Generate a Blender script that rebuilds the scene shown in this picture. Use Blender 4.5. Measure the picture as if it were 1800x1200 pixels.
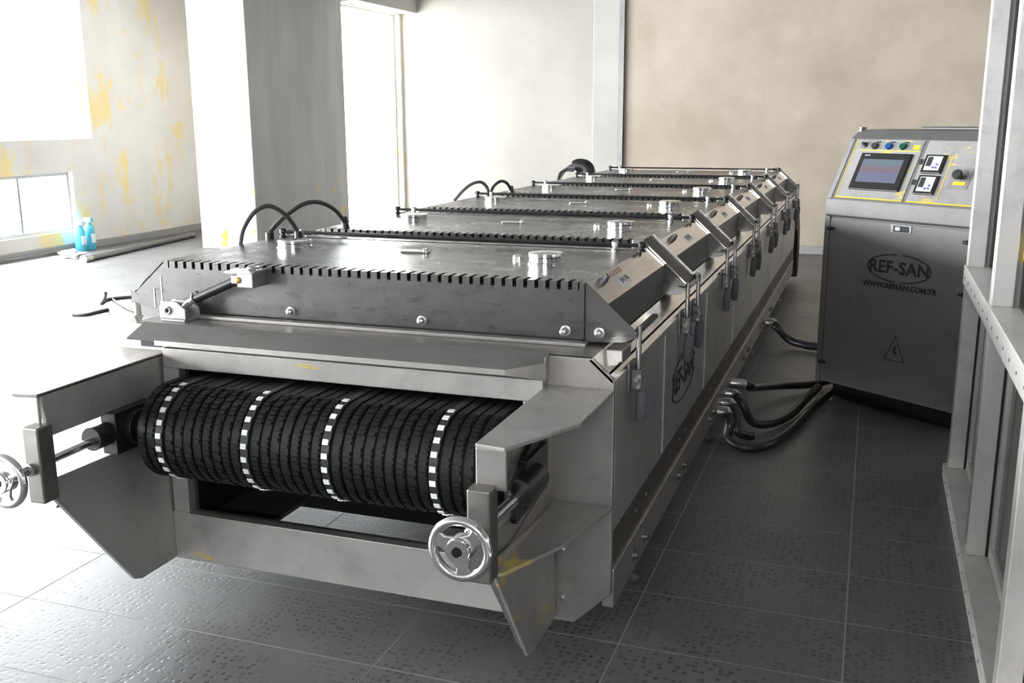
import bpy, bmesh, math, random
from mathutils import Vector, Matrix

random.seed(7)
for o in list(bpy.data.objects):
    bpy.data.objects.remove(o)
scene = bpy.context.scene
col = scene.collection
PI = math.pi

# ------------------------------------------------------------------ camera
F, PITCH, YAW, ROLL, CAMH = 1753.3, 0.2216, -0.34386, -0.00466, 1.45
_fw = Vector((math.sin(YAW) * math.cos(PITCH), math.cos(YAW) * math.cos(PITCH), -math.sin(PITCH)))
_rt = Vector((math.cos(YAW), -math.sin(YAW), 0))
_up = _rt.cross(_fw)
RT = _rt * math.cos(ROLL) + _up * math.sin(ROLL)
UP = -_rt * math.sin(ROLL) + _up * math.cos(ROLL)
CAM = Vector((0, 0, CAMH))
cam = bpy.data.cameras.new('camera')
cam.sensor_width = 36
cam.lens = F / 1800 * 36
cam.clip_start = 0.05
camo = bpy.data.objects.new('camera', cam)
col.objects.link(camo)
camo.matrix_world = Matrix(((RT.x, UP.x, -_fw.x, 0), (RT.y, UP.y, -_fw.y, 0), (RT.z, UP.z, -_fw.z, CAMH), (0, 0, 0, 1)))
scene.camera = camo


def ray(px, py):
    return RT * ((px - 900) / F) - UP * ((py - 600) / F) + _fw


def on_x(px, py, X):
    d = ray(px, py)
    return CAM + d * ((X - CAM.x) / d.x)


def on_y(px, py, Y):
    d = ray(px, py)
    return CAM + d * ((Y - CAM.y) / d.y)


def on_z(px, py, Z=0.0):
    d = ray(px, py)
    return CAM + d * ((Z - CAM.z) / d.z)


# ------------------------------------------------------------------ world, light, exposure
world = bpy.data.worlds.new('world')
scene.world = world
world.use_nodes = True
bg = world.node_tree.nodes['Background']
bg.inputs[0].default_value = (0.985, 0.99, 1.0, 1)
bg.inputs[1].default_value = 16.0
scene.view_settings.view_transform = 'Standard'
scene.view_settings.look = 'None'
scene.view_settings.gamma = 1
scene.view_settings.use_curve_mapping = False
scene.view_settings.exposure = 1.5


def portal(name, loc, rot, sx, sy):
    l = bpy.data.lights.new(name, 'AREA')
    l.shape = 'RECTANGLE'
    l.size, l.size_y = sx, sy
    l.cycles.is_portal = True
    o = bpy.data.objects.new(name, l)
    o.location, o.rotation_euler = loc, rot
    col.objects.link(o)


# ------------------------------------------------------------------ materials
def new_mat(name):
    m = bpy.data.materials.new(name)
    m.use_nodes = True
    nt = m.node_tree
    return m, nt, nt.nodes['Principled BSDF']


def nd(nt, t, **kw):
    n = nt.nodes.new(t)
    for k, v in kw.items():
        setattr(n, k, v)
    return n


def coords(nt, scale=(1, 1, 1), world_space=True):
    if world_space:
        g = nd(nt, 'ShaderNodeNewGeometry').outputs['Position']
    else:
        g = nd(nt, 'ShaderNodeTexCoord').outputs['Object']
    mp = nd(nt, 'ShaderNodeMapping')
    mp.inputs['Scale'].default_value = scale
    nt.links.new(g, mp.inputs[0])
    return mp.outputs[0]


def noise(nt, vec, scale, detail=4, rough=0.55):
    n = nd(nt, 'ShaderNodeTexNoise')
    n.inputs['Scale'].default_value = scale
    n.inputs['Detail'].default_value = detail
    n.inputs['Roughness'].default_value = rough
    nt.links.new(vec, n.inputs['Vector'])
    return n.outputs['Fac']


def ramp(nt, fac, stops):
    r = nd(nt, 'ShaderNodeValToRGB')
    e = r.color_ramp.elements
    while len(e) < len(stops):
        e.new(0.5)
    for el, (p, c) in zip(e, stops):
        el.position = p
        el.color = (c[0], c[1], c[2], 1) if isinstance(c, tuple) else (c, c, c, 1)
    nt.links.new(fac, r.inputs[0])
    return r.outputs[0]


def mix(nt, fac, a, b, mode='MIX'):
    m = nd(nt, 'ShaderNodeMix', data_type='RGBA', blend_type=mode)
    for sock, v in ((m.inputs[0], fac), (m.inputs[6], a), (m.inputs[7], b)):
        if isinstance(v, (int, float)):
            sock.default_value = v
        elif isinstance(v, tuple):
            sock.default_value = (v[0], v[1], v[2], 1)
        else:
            nt.links.new(v, sock)
    return m.outputs[2]


def bump(nt, b, h, strength, dist):
    n = nd(nt, 'ShaderNodeBump')
    n.inputs['Strength'].default_value = strength
    n.inputs['Distance'].default_value = dist
    nt.links.new(h, n.inputs['Height'])
    nt.links.new(n.outputs[0], b.inputs['Normal'])


def plain(name, c, rough=0.5, metal=0.0, spec=0.5, emit=0.0):
    m, nt, b = new_mat(name)
    if not isinstance(c, tuple):
        c = (c, c, c)
    b.inputs['Base Color'].default_value = (c[0], c[1], c[2], 1)
    b.inputs['Roughness'].default_value = rough
    b.inputs['Metallic'].default_value = metal
    b.inputs['Specular IOR Level'].default_value = spec
    if emit:
        b.inputs['Emission Color'].default_value = (c[0], c[1], c[2], 1)
        b.inputs['Emission Strength'].default_value = emit
    return m


def steel(name, c, rough, metal=0.85, brush=(3, 3, 60), yellow=0.0, warm=1.04, wear=0.14, yscale=5.0, bmp=0.04):
    m, nt, b = new_mat(name)
    v = coords(nt, brush)
    n1 = noise(nt, v, 6, 5)
    v2 = coords(nt)
    n2 = noise(nt, v2, 3.1, 6, 0.62)
    n3 = noise(nt, v2, 38, 3, 0.7)
    base = mix(nt, ramp(nt, n2, [(0.3, 0.0), (0.7, 1.0)]), (c * (1 - wear) * warm, c * (1 - wear), c * (1 - wear) / warm),
               (c * (1 + wear) * warm, c * (1 + wear), c * (1 + wear) / warm))
    base = mix(nt, ramp(nt, n1, [(0.35, 0.0), (0.65, 0.6)]), base, (c * warm, c, c / warm), 'MIX')
    n6 = noise(nt, v2, 11, 6, 0.68)
    base = mix(nt, ramp(nt, n6, [(0.5, 0.0), (0.78, 0.55)]), base, (c * 0.55 * warm, c * 0.55, c * 0.55 / warm))
    sc = nd(nt, 'ShaderNodeMapping')
    sc.inputs['Rotation'].default_value = (0.5, 0.3, 0.6)
    sc.inputs['Scale'].default_value = (4, 60, 60)
    nt.links.new(v2, sc.inputs[0])
    base = mix(nt, ramp(nt, noise(nt, sc.outputs[0], 1.6, 2, 0.5), [(0.72, 0.0), (0.76, 0.5)]), base, (c * 1.25, c * 1.25, c * 1.22))
    spots = ramp(nt, n3, [(0.73, 0.0), (0.79, 0.7)])
    base = mix(nt, spots, base, (c * 0.45, c * 0.43, c * 0.4))
    if yellow:
        n4 = noise(nt, coords(nt, (1, 1, 2.6)), yscale, 3, 0.6)
        ym = ramp(nt, n4, [(yellow, 0.0), (yellow + 0.02, 1.0)])
        ym = mix(nt, 1.0, ym, ramp(nt, noise(nt, v2, 60, 3, 0.7), [(0.35, 0.25), (0.6, 0.85)]), 'MULTIPLY')
        base = mix(nt, ym, base, (0.62, 0.47, 0.05))
        mm = mix(nt, ym, (metal, metal, metal), (0.0, 0.0, 0.0))
        nt.links.new(mm, b.inputs['Metallic'])
    else:
        b.inputs['Metallic'].default_value = metal
    nt.links.new(base, b.inputs['Base Color'])
    rr = ramp(nt, n1, [(0.2, rough - 0.07), (0.8, rough + 0.09)])
    nt.links.new(rr, b.inputs['Roughness'])
    if bmp:
        bump(nt, b, n1, bmp, 0.002)
    return m


M = {}
M['steel'] = steel('brushed_steel', 0.40, 0.40, warm=1.05)
M['steel_top'] = steel('lid_top_steel', 0.27, 0.36, brush=(2, 40, 3), wear=0.2)
M['steel_front'] = steel('painted_front_steel', 0.42, 0.45, 0.6, yellow=0.66, warm=1.05, wear=0.2)
M['steel_side'] = steel('side_panel_steel', 0.50, 0.40, 0.8, yellow=0.70, warm=1.03, yscale=9)
M['steel_shine'] = steel('polished_sheet', 0.92, 0.17, 0.97, brush=(12, 0.6, 12), wear=0.03, bmp=0)
M['steel_lid'] = steel('lid_shell_steel', 0.16, 0.29, 0.9, brush=(2, 2, 6), wear=0.2, bmp=0)
M['steel_dark'] = steel('dark_steel', 0.20, 0.42, 0.85, warm=1.02)
M['steel_web'] = steel('wing_web_steel', 0.50, 0.45, 0.7, brush=(3, 3, 1), bmp=0.02)
M['tension'] = steel('tension_block_steel', 0.24, 0.40, 0.9, brush=(20, 20, 3), warm=1.06)
M['strip'] = steel('brown_strip_steel', 0.10, 0.45, 0.6, warm=1.16, wear=0.5)
M['channel'] = steel('dark_channel_steel', 0.05, 0.45, 0.2)
M['chrome'] = plain('polished_aluminium', 0.82, 0.13, 1.0)
M['zinc'] = plain('zinc_bolt', 0.55, 0.3, 1.0)
M['cast'] = steel('cast_bracket', 0.42, 0.5, 0.55, warm=1.03)
M['brass'] = plain('brass_pin', (0.62, 0.40, 0.13), 0.35, 0.9)
M['black'] = plain('black_plastic', 0.012, 0.38)
M['rubber'] = plain('black_rubber', 0.016, 0.5)
M['hose'] = plain('black_hose_rubber', 0.012, 0.36, 0, 0.6)
M['cable'] = plain('dark_grey_cable', 0.055, 0.45)
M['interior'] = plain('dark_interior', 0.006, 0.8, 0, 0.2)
M['grip'] = plain('grey_grip_rubber', (0.13, 0.13, 0.145), 0.65)
M['pad'] = plain('white_belt_pad', 0.85, 0.45)
M['white'] = plain('white_paint', 0.6, 0.5)
M['label'] = plain('white_sticker', 0.8, 0.4)
M['ink'] = plain('black_ink', 0.015, 0.6)
M['red_ink'] = plain('pink_ink', (0.55, 0.22, 0.25), 0.6)
M['blue_ink'] = plain('blue_ink', (0.16, 0.17, 0.45), 0.6)
M['alu'] = steel('aluminium_profile', 0.66, 0.42, 0.35, brush=(30, 30, 2), yellow=0.775)
M['cab'] = steel('cabinet_steel', 0.17, 0.5, 0.3, brush=(40, 40, 2), wear=0.1)
M['console'] = steel('console_sheet', 0.34, 0.5, 0.4, yellow=0.60, warm=1.03, yscale=11)
M['console_frame'] = steel('console_frame_sheet', 0.36, 0.42, 0.6, warm=1.01)
M['bluebtn'] = plain('blue_button', (0.006, 0.055, 0.22), 0.3)
M['greenbtn'] = plain('green_button', (0.003, 0.07, 0.03), 0.3)
M['greybtn'] = plain('dark_grey_button', (0.03, 0.032, 0.03), 0.4)
M['yellow'] = plain('yellow_label', (0.75, 0.52, 0.02), 0.5)
M['bottle'] = plain('light_blue_plastic', (0.10, 0.50, 0.66), 0.35)
M['bottle_white'] = plain('white_plastic', (0.78, 0.82, 0.84), 0.4)
M['slot_seam_black'] = plain('slot_shade_and_seam', 0.01, 0.8, 0, 0.2)  # black for the shade inside the lid slots, and for seam lines


def mat_glass(name, tint, gloss=0.12, rough=0.02):
    m = bpy.data.materials.new(name)
    m.use_nodes = True
    nt = m.node_tree
    nt.nodes.remove(nt.nodes['Principled BSDF'])
    out = nt.nodes['Material Output']
    t = nd(nt, 'ShaderNodeBsdfTransparent')
    t.inputs[0].default_value = (tint[0], tint[1], tint[2], 1)
    g = nd(nt, 'ShaderNodeBsdfGlossy')
    g.inputs['Roughness'].default_value = rough
    lw = nd(nt, 'ShaderNodeLayerWeight')
    lw.inputs[0].default_value = 0.5
    pw = nd(nt, 'ShaderNodeMath', operation='POWER')
    pw.inputs[1].default_value = 5.0
    nt.links.new(lw.outputs['Facing'], pw.inputs[0])
    ma = nd(nt, 'ShaderNodeMath', operation='MULTIPLY_ADD')
    ma.inputs[1].default_value = 0.8
    ma.inputs[2].default_value = 0.03
    nt.links.new(pw.outputs[0], ma.inputs[0])
    mx = nd(nt, 'ShaderNodeMixShader')
    nt.links.new(ma.outputs[0], mx.inputs[0])
    nt.links.new(t.outputs[0], mx.inputs[1])
    nt.links.new(g.outputs[0], mx.inputs[2])
    nt.links.new(mx.outputs[0], out.inputs[0])
    return m


M['glass'] = mat_glass('window_glass', (0.95, 0.97, 0.98))
M['glass_dark'] = mat_glass('tinted_partition_glass', (0.45, 0.46, 0.47), rough=0.08)


def mat_screen():
    m, nt, b = new_mat('touch_screen_picture')
    v = coords(nt, (3, 9, 3), False)
    n = noise(nt, v, 3.0, 3, 0.6)
    tc = nd(nt, 'ShaderNodeTexCoord')
    sp = nd(nt, 'ShaderNodeSeparateXYZ')
    nt.links.new(tc.outputs['Generated'], sp.inputs[0])
    c = ramp(nt, sp.outputs[1], [(0.0, (0.101, 0.105, 0.151)), (0.35, (0.092, 0.101, 0.16)), (0.5, (0.126, 0.071, 0.092)),
                                 (0.68, (0.109, 0.088, 0.101)), (0.85, (0.071, 0.126, 0.126)), (1.0, (0.092, 0.101, 0.118))])
    c = mix(nt, n, c, mix(nt, 0.5, c, (0.12, 0.12, 0.16)))
    nt.links.new(c, b.inputs['Base Color'])
    nt.links.new(c, b.inputs['Emission Color'])
    b.inputs['Emission Strength'].default_value = 0.10
    b.inputs['Roughness'].default_value = 0.2
    return m


M['screen'] = mat_screen()


def mat_plaster(name, base, dark, yellow_thr=None, ycol=(0.86, 0.66, 0.22), scale=1.2):
    m, nt, b = new_mat(name)
    v = coords(nt)
    n = noise(nt, v, scale, 7, 0.6)
    c = mix(nt, ramp(nt, n, [(0.32, 0.0), (0.68, 1.0)]), dark, base)
    n5 = noise(nt, v, scale * 4.1, 5, 0.6)
    c = mix(nt, ramp(nt, n5, [(0.45, 0.0), (0.8, 0.35)]), c, dark)
    if yellow_thr is not None:
        vy = coords(nt, (1, 1.6, 0.75))
        ny = noise(nt, vy, 2.3, 6, 0.62)
        ym = ramp(nt, ny, [(yellow_thr, 0.0), (yellow_thr + 0.06, 0.7)])
        c = mix(nt, ym, c, ycol)
    nt.links.new(c, b.inputs['Base Color'])
    b.inputs['Roughness'].default_value = 0.85
    b.inputs['Specular IOR Level'].default_value = 0.25
    bump(nt, b, noise(nt, v, 9, 5, 0.6), 0.12, 0.01)
    return m


M['wall_left'] = mat_plaster('stained_plaster', (0.82, 0.79, 0.74), (0.70, 0.66, 0.60), 0.535)
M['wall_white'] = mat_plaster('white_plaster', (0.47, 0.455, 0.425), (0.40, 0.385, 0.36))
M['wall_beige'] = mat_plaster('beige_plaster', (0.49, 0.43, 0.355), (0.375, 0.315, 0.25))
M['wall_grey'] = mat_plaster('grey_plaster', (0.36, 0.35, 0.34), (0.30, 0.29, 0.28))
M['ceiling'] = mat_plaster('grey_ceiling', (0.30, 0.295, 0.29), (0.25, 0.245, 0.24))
M['wall_dark'] = mat_plaster('mid_grey_plaster', (0.45, 0.44, 0.43), (0.38, 0.37, 0.36))  # even mid grey for the right and front walls


def mat_column():
    m, nt, b = new_mat('raw_concrete')
    v = coords(nt, (1, 1, 0.22))
    n = noise(nt, v, 3.2, 7, 0.62)
    c = mix(nt, ramp(nt, n, [(0.3, 0.0), (0.7, 1.0)]), (0.36, 0.355, 0.345), (0.48, 0.475, 0.46))
    ny = noise(nt, coords(nt, (1.4, 1.4, 1)), 3.6, 4, 0.6)
    g = nd(nt, 'ShaderNodeNewGeometry')
    sp = nd(nt, 'ShaderNodeSeparateXYZ')
    nt.links.new(g.outputs['Position'], sp.inputs[0])
    low = ramp(nt, sp.outputs[2], [(0.55, 1.0), (0.85, 0.0)])
    ym = ramp(nt, ny, [(0.64, 0.0), (0.67, 1.0)])
    ym = mix(nt, 1.0, ym, low, 'MULTIPLY')
    c = mix(nt, ym, c, (0.74, 0.55, 0.04))
    nt.links.new(c, b.inputs['Base Color'])
    b.inputs['Roughness'].default_value = 0.8
    bump(nt, b, n, 0.15, 0.02)
    return m


M['column'] = mat_column()


def mat_tile():
    m, nt, b = new_mat('pitted_grey_tile')
    v = coords(nt)
    n = noise(nt, v, 2.2, 6, 0.6)
    oi = nd(nt, 'ShaderNodeObjectInfo')
    c = mix(nt, ramp(nt, n, [(0.3, 0.0), (0.7, 1.0)]), (0.098, 0.098, 0.099), (0.135, 0.134, 0.131))
    c = mix(nt, oi.outputs['Random'], c, mix(nt, 0.5, c, (0.10, 0.10, 0.103)))
    vo = nd(nt, 'ShaderNodeTexVoronoi')
    vo.inputs['Scale'].default_value = 44
    vo.inputs['Randomness'].default_value = 0.42
    vo.distance = 'MINKOWSKI'
    vo.inputs['Exponent'].default_value = 3.5
    nt.links.new(v, vo.inputs['Vector'])
    dots = ramp(nt, vo.outputs['Distance'], [(0.0, 0.55), (0.16, 0.6), (0.24, 1.0), (0.33, 0.0)])
    n2 = noise(nt, v, 4.0, 4, 0.65)
    dm = mix(nt, 1.0, dots, ramp(nt, n2, [(0.36, 0.10), (0.56, 1.0)]), 'MULTIPLY')
    c = mix(nt, dm, c, (0.026, 0.026, 0.028))
    nt.links.new(c, b.inputs['Base Color'])
    rr = ramp(nt, n, [(0.3, 0.34), (0.7, 0.46)])
    nt.links.new(rr, b.inputs['Roughness'])
    inv = nd(nt, 'ShaderNodeMath', operation='SUBTRACT')
    inv.inputs[0].default_value = 1.0
    nt.links.new(dm, inv.inputs[1])
    bump(nt, b, inv.outputs[0], 0.25, 0.002)
    return m


M['tile'] = mat_tile()
M['grout'] = plain('pale_grout', (0.33, 0.33, 0.325), 0.8)


def mat_belt():
    m, nt, b = new_mat('black_belt_plastic')
    v = coords(nt)
    n = noise(nt, v, 30, 3, 0.6)
    c = mix(nt, n, (0.002, 0.002, 0.002), (0.008, 0.0077, 0.0075))
    nt.links.new(c, b.inputs['Base Color'])
    b.inputs['Roughness'].default_value = 0.55
    b.inputs['Specular IOR Level'].default_value = 0.3
    return m


M['belt'] = mat_belt()


# ------------------------------------------------------------------ mesh helpers
class MB:
    def __init__(self):
        self.bm = bmesh.new()

    def poly_prism(self, pts, axis, a, b):
        """2-D outline extruded between a and b along an axis; pts given in the two other axes (in x,y,z order)."""
        def v3(p, t):
            if axis == 'x':
                return (t, p[0], p[1])
            if axis == 'y':
                return (p[0], t, p[1])
            return (p[0], p[1], t)
        A = [self.bm.verts.new(v3(p, a)) for p in pts]
        B = [self.bm.verts.new(v3(p, b)) for p in pts]
        n = len(pts)
        self.bm.faces.new(A)
        self.bm.faces.new(B[::-1])
        for i in range(n):
            j = (i + 1) % n
            self.bm.faces.new((A[j], A[i], B[i], B[j]))
        return self

    def box(self, x0, x1, y0, y1, z0, z1):
        return self.poly_prism([(x0, y0), (x1, y0), (x1, y1), (x0, y1)], 'z', z0, z1)

    def quad_slab(self, pts, t):
        """four or more coplanar points, thickened by t along the face normal"""
        P = [Vector(p) for p in pts]
        n = (P[1] - P[0]).cross(P[2] - P[0]).normalized()
        A = [self.bm.verts.new(p) for p in P]
        B = [self.bm.verts.new(p - n * t) for p in P]
        k = len(P)
        self.bm.faces.new(A)
        self.bm.faces.new(B[::-1])
        for i in range(k):
            j = (i + 1) % k
            self.bm.faces.new((A[j], A[i], B[i], B[j]))
        return self

    def tube(self, pts, r, seg=10, closed=False, caps=True):
        P = [Vector(p) for p in pts]
        n = len(P)
        rings = []
        prev = None
        for i, p in enumerate(P):
            if closed:
                t = P[(i + 1) % n] - P[i - 1]
            else:
                t = P[min(i + 1, n - 1)] - P[max(i - 1, 0)]
            t.normalize()
            if prev is None:
                ref = Vector((0, 0, 1)) if abs(t.z) < 0.9 else Vector((1, 0, 0))
                u = t.cross(ref).normalized()
            else:
                u = (prev - t * prev.dot(t)).normalized()
            prev = u
            w = t.cross(u)
            rr = r[i] if isinstance(r, (list, tuple)) else r
            rings.append([self.bm.verts.new(p + (u * math.cos(2 * PI * k / seg) + w * math.sin(2 * PI * k / seg)) * rr) for k in range(seg)])
        m = n if closed else n - 1
        for i in range(m):
            a, b = rings[i], rings[(i + 1) % n]
            for k in range(seg):
                q = (k + 1) % seg
                self.bm.faces.new((a[k], a[q], b[q], b[k]))
        if caps and not closed:
            self.bm.faces.new(rings[0][::-1])
            self.bm.faces.new(rings[-1])
        return self

    def cyl(self, a, b, r, seg=16, r2=None):
        return self.tube([a, b], [r, r if r2 is None else r2], seg)

    def lathe(self, prof, origin, axis, seg=24):
        """prof: list of (radius, height) along axis from origin"""
        ax = Vector(axis).normalized()
        ref = Vector((0, 0, 1)) if abs(ax.z) < 0.9 else Vector((1, 0, 0))
        u = ax.cross(ref).normalized()
        w = ax.cross(u)
        o = Vector(origin)
        rings = []
        for (r, h) in prof:
            if r < 1e-6:
                rings.append([self.bm.verts.new(o + ax * h)])
            else:
                rings.append([self.bm.verts.new(o + ax * h + (u * math.cos(2 * PI * k / seg) + w * math.sin(2 * PI * k / seg)) * r) for k in range(seg)])
        for a, b in zip(rings, rings[1:]):
            for k in range(seg):
                q = (k + 1) % seg
                if len(a) == 1:
                    self.bm.faces.new((a[0], b[q], b[k]))
                elif len(b) == 1:
                    self.bm.faces.new((a[k], a[q], b[0]))
                else:
                    self.bm.faces.new((a[k], a[q], b[q], b[k]))
        return self

    def ring(self, c, axis, R, r, seg=36, s2=10):
        ax = Vector(axis).normalized()
        ref = Vector((0, 0, 1)) if abs(ax.z) < 0.9 else Vector((1, 0, 0))
        u = ax.cross(ref).normalized()
        w = ax.cross(u)
        return self.tube([Vector(c) + (u * math.cos(2 * PI * k / seg) + w * math.sin(2 * PI * k / seg)) * R for k in range(seg)], r, s2, True)

    def mesh(self, name, smooth=False):
        bm = self.bm
        bmesh.ops.recalc_face_normals(bm, faces=bm.faces)
        big = [f for f in bm.faces if len(f.verts) > 4]
        if big:
            bmesh.ops.triangulate(bm, faces=big)
        me = bpy.data.meshes.new(name)
        bm.to_mesh(me)
        bm.free()
        if smooth:
            me.polygons.foreach_set('use_smooth', [True] * len(me.polygons))
            me.set_sharp_from_angle(angle=math.radians(38))
        return me

    def build(self, name, mat, parent=None, smooth=False, bev=0.0, seg=2):
        me = self.mesh(name, smooth)
        me.materials.append(M[mat])
        o = bpy.data.objects.new(name, me)
        col.objects.link(o)
        if parent is not None:
            o.parent = parent
        if bev:
            md = o.modifiers.new('bevel', 'BEVEL')
            md.width = bev
            md.segments = seg
            md.limit_method = 'ANGLE'
            md.angle_limit = math.radians(40)
        return o


def empty(name, loc=(0, 0, 0), rz=0.0, parent=None):
    o = bpy.data.objects.new(name, None)
    o.empty_display_size = 0.1
    o.location = loc
    o.rotation_euler = (0, 0, rz)
    col.objects.link(o)
    if parent is not None:
        o.parent = parent
    return o


def tag(o, label=None, cat=None, group=None, kind=None):
    if label:
        o['label'] = label
    if cat:
        o['category'] = cat
    if group:
        o['group'] = group
    if kind:
        o['kind'] = kind
    return o


def struct(o):
    o['kind'] = 'structure'
    return o


def arc_path(pts, n=40):
    """smooth Catmull-Rom path through points"""
    P = [Vector(p) for p in pts]
    P = [P[0] * 2 - P[1]] + P + [P[-1] * 2 - P[-2]]
    out = []
    segs = len(P) - 3
    per = max(2, n // segs)
    for i in range(segs):
        a, b, c, d = P[i:i + 4]
        for k in range(per):
            t = k / per
            out.append(0.5 * ((2 * b) + (c - a) * t + (2 * a - 5 * b + 4 * c - d) * t * t + (3 * b - a - 3 * c + d) * t ** 3))
    out.append(P[-2])
    return out


def text_mesh(s, size, bold=0.0, depth=0.001, spacing=1.0):
    cu = bpy.data.curves.new('lettering', 'FONT')
    cu.body = s
    cu.size = size
    cu.align_x = 'CENTER'
    cu.align_y = 'CENTER'
    cu.offset = bold
    cu.extrude = depth
    cu.space_character = spacing
    cu.resolution_u = 3
    o = bpy.data.objects.new('lettering', cu)
    col.objects.link(o)
    bpy.context.view_layer.update()
    me = bpy.data.meshes.new_from_object(o.evaluated_get(bpy.context.evaluated_depsgraph_get()))
    bpy.data.objects.remove(o)
    bpy.data.curves.remove(cu)
    me.name = 'lettering'
    return me


def place_text(name, s, size, mat, parent, mtx, **kw):
    me = text_mesh(s, size, **kw)
    me.transform(mtx)
    me.materials.clear()
    me.materials.append(M[mat])
    o = bpy.data.objects.new(name, me)
    col.objects.link(o)
    o.parent = parent
    return o


# ------------------------------------------------------------------ the room
XL, XR, YB, YBL, YF, ZC = -8.45, 2.4, 11.1, 13.4, -3.2, 3.05

# floor: grout bed with tiles
TW, TD, TX0, TY0 = 0.6, 0.333, -0.583, 2.506
floor = struct(MB().box(-8.75, XR + 0.2, YF - 0.2, YBL + 0.2, -0.06, -0.0009).build('floor', 'grout'))
tile_me = MB().box(-TW / 2 + 0.0022, TW / 2 - 0.0022, -TD / 2 + 0.0022, TD / 2 - 0.0022, -0.009, 0.0).mesh('tile')
tile_me.materials.append(M['tile'])


def project(p):
    d = Vector(p) - CAM
    z = d.dot(_fw)
    if z < 0.1:
        return None
    return 900 + F * d.dot(RT) / z, 600 - F * d.dot(UP) / z


cells = []
ix0, ix1 = math.floor((XL - TX0) / TW), math.ceil((XR - TX0) / TW)
iy0, iy1 = math.floor((YF - TY0) / TD), math.ceil((YBL - TY0) / TD)
for ix in range(ix0, ix1):
    for iy in range(iy0, iy1):
        cx, cy = TX0 + (ix + 0.5) * TW, TY0 + (iy + 0.5) * TD
        q = [project((cx + sx * TW / 2, cy + sy * TD / 2, 0)) for sx, sy in ((-1, -1), (1, -1), (1, 1), (-1, 1))]
        area = 0
        if all(q) and any(-20 < a[0] < 1820 and -20 < a[1] < 1230 for a in q):
            area = abs(sum(q[i][0] * q[(i + 1) % 4][1] - q[(i + 1) % 4][0] * q[i][1] for i in range(4))) / 2
            if -1.95 < cx < -0.9 and cy > 2.75:
                area = 0
            if -3.2 < cx < -1.9 and cy > 3.6:
                area *= 0.05
        cells.append((area, cx, cy))
cells.sort(reverse=True)
rest = MB()
for i, (area, cx, cy) in enumerate(cells):
    if i < 300 and area > 0:
        t = bpy.data.objects.new('tile', tile_me)
        t.location = (cx, cy, random.uniform(-0.0004, 0.0))
        col.objects.link(t)
        t.parent = floor
    else:
        rest.box(cx - TW / 2 + 0.0022, cx + TW / 2 - 0.0022, cy - TD / 2 + 0.0022, cy + TD / 2 - 0.0022, -0.009, 0)
ro = rest.build('distant_tiles', 'tile', floor)
ro['kind'] = 'stuff'

struct(MB().box(-8.75, XR + 0.2, YF - 0.2, YBL + 0.2, ZC, ZC + 0.2).build('ceiling', 'ceiling'))

# left wall with openings: upper row, lower row
UP_Z = (1.23, 2.78)
LO_Z = (0.22, 0.865)
up_open = [(-2.9, -0.1), (0.2, 3.0), (3.3, 6.1), (6.4, 9.36)]
lo_open = [(-2.8, 0.0), (0.4, 3.2), (3.5, 6.0), (6.45, 9.0)]
wl = MB()


def wall_with_openings(mb, x0, x1, ya, yb, rows, ztop):
    z = 0.0
    for (za, zb), ops in rows:
        if za > z:
            mb.box(x0, x1, ya, yb, z, za)
        y = ya
        for a, b in ops:
            mb.box(x0, x1, y, a, za, zb)
            y = b
        mb.box(x0, x1, y, yb, za, zb)
        z = zb
    mb.box(x0, x1, ya, yb, z, ztop)


wall_with_openings(wl, XL - 0.22, XL, YF, 11.85, [(LO_Z, lo_open), (UP_Z, up_open)], ZC)
struct(wl.build('wall_left', 'wall_left'))
wn = 0


def window(x0, y0, y1, z0, z1, mull=None, frame='white', fw=0.035):
    global wn
    wn += 1
    r = struct(empty('window_%d' % wn, (x0, (y0 + y1) / 2, z0)))
    ox, oy, oz = r.location
    f = MB()
    f.box(-0.04, 0.0, y0 - oy, y1 - oy, 0, fw)
    f.box(-0.04, 0.0, y0 - oy, y1 - oy, z1 - z0 - fw, z1 - z0)
    f.box(-0.04, 0.0, y0 - oy, y0 - oy + fw, fw, z1 - z0 - fw)
    f.box(-0.04, 0.0, y1 - oy - fw, y1 - oy, fw, z1 - z0 - fw)
    if mull:
        f.box(-0.04, 0.0, mull - oy - fw / 2, mull - oy + fw / 2, fw, z1 - z0 - fw)
    f.build('window_frame', frame, r)
    MB().box(-0.026, -0.022, y0 - oy + fw * .9, y1 - oy - fw * .9, fw * .9, z1 - z0 - fw * .9).build('pane', 'glass', r)
    portal('window_portal', (x0 - 0.3, (y0 + y1) / 2, (z0 + z1) / 2), (0, -PI / 2, 0), z1 - z0, y1 - y0)


M['window_grey'] = plain('grey_window_frame', (0.36, 0.38, 0.40), 0.45, 0.4)
window(XL - 0.10, up_open[3][0], up_open[3][1], *UP_Z)
window(XL - 0.06, lo_open[3][0], lo_open[3][1], *LO_Z, mull=8.28, frame='window_grey')
for a, b in up_open[:3]:  # upper windows out of view, added along the wall for more daylight
    window(XL - 0.10, a, b, *UP_Z)
for a, b in lo_open[:3]:  # lower windows out of view, added for the same daylight
    window(XL - 0.06, a, b, *LO_Z, frame='window_grey')

# skirting and dark floor channel along the left wall
bl = MB().box(XL, XL + 0.05, YF, 11.6, 0, 0.075)
struct(bl.build('baseboard_left', 'wall_grey'))

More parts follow.
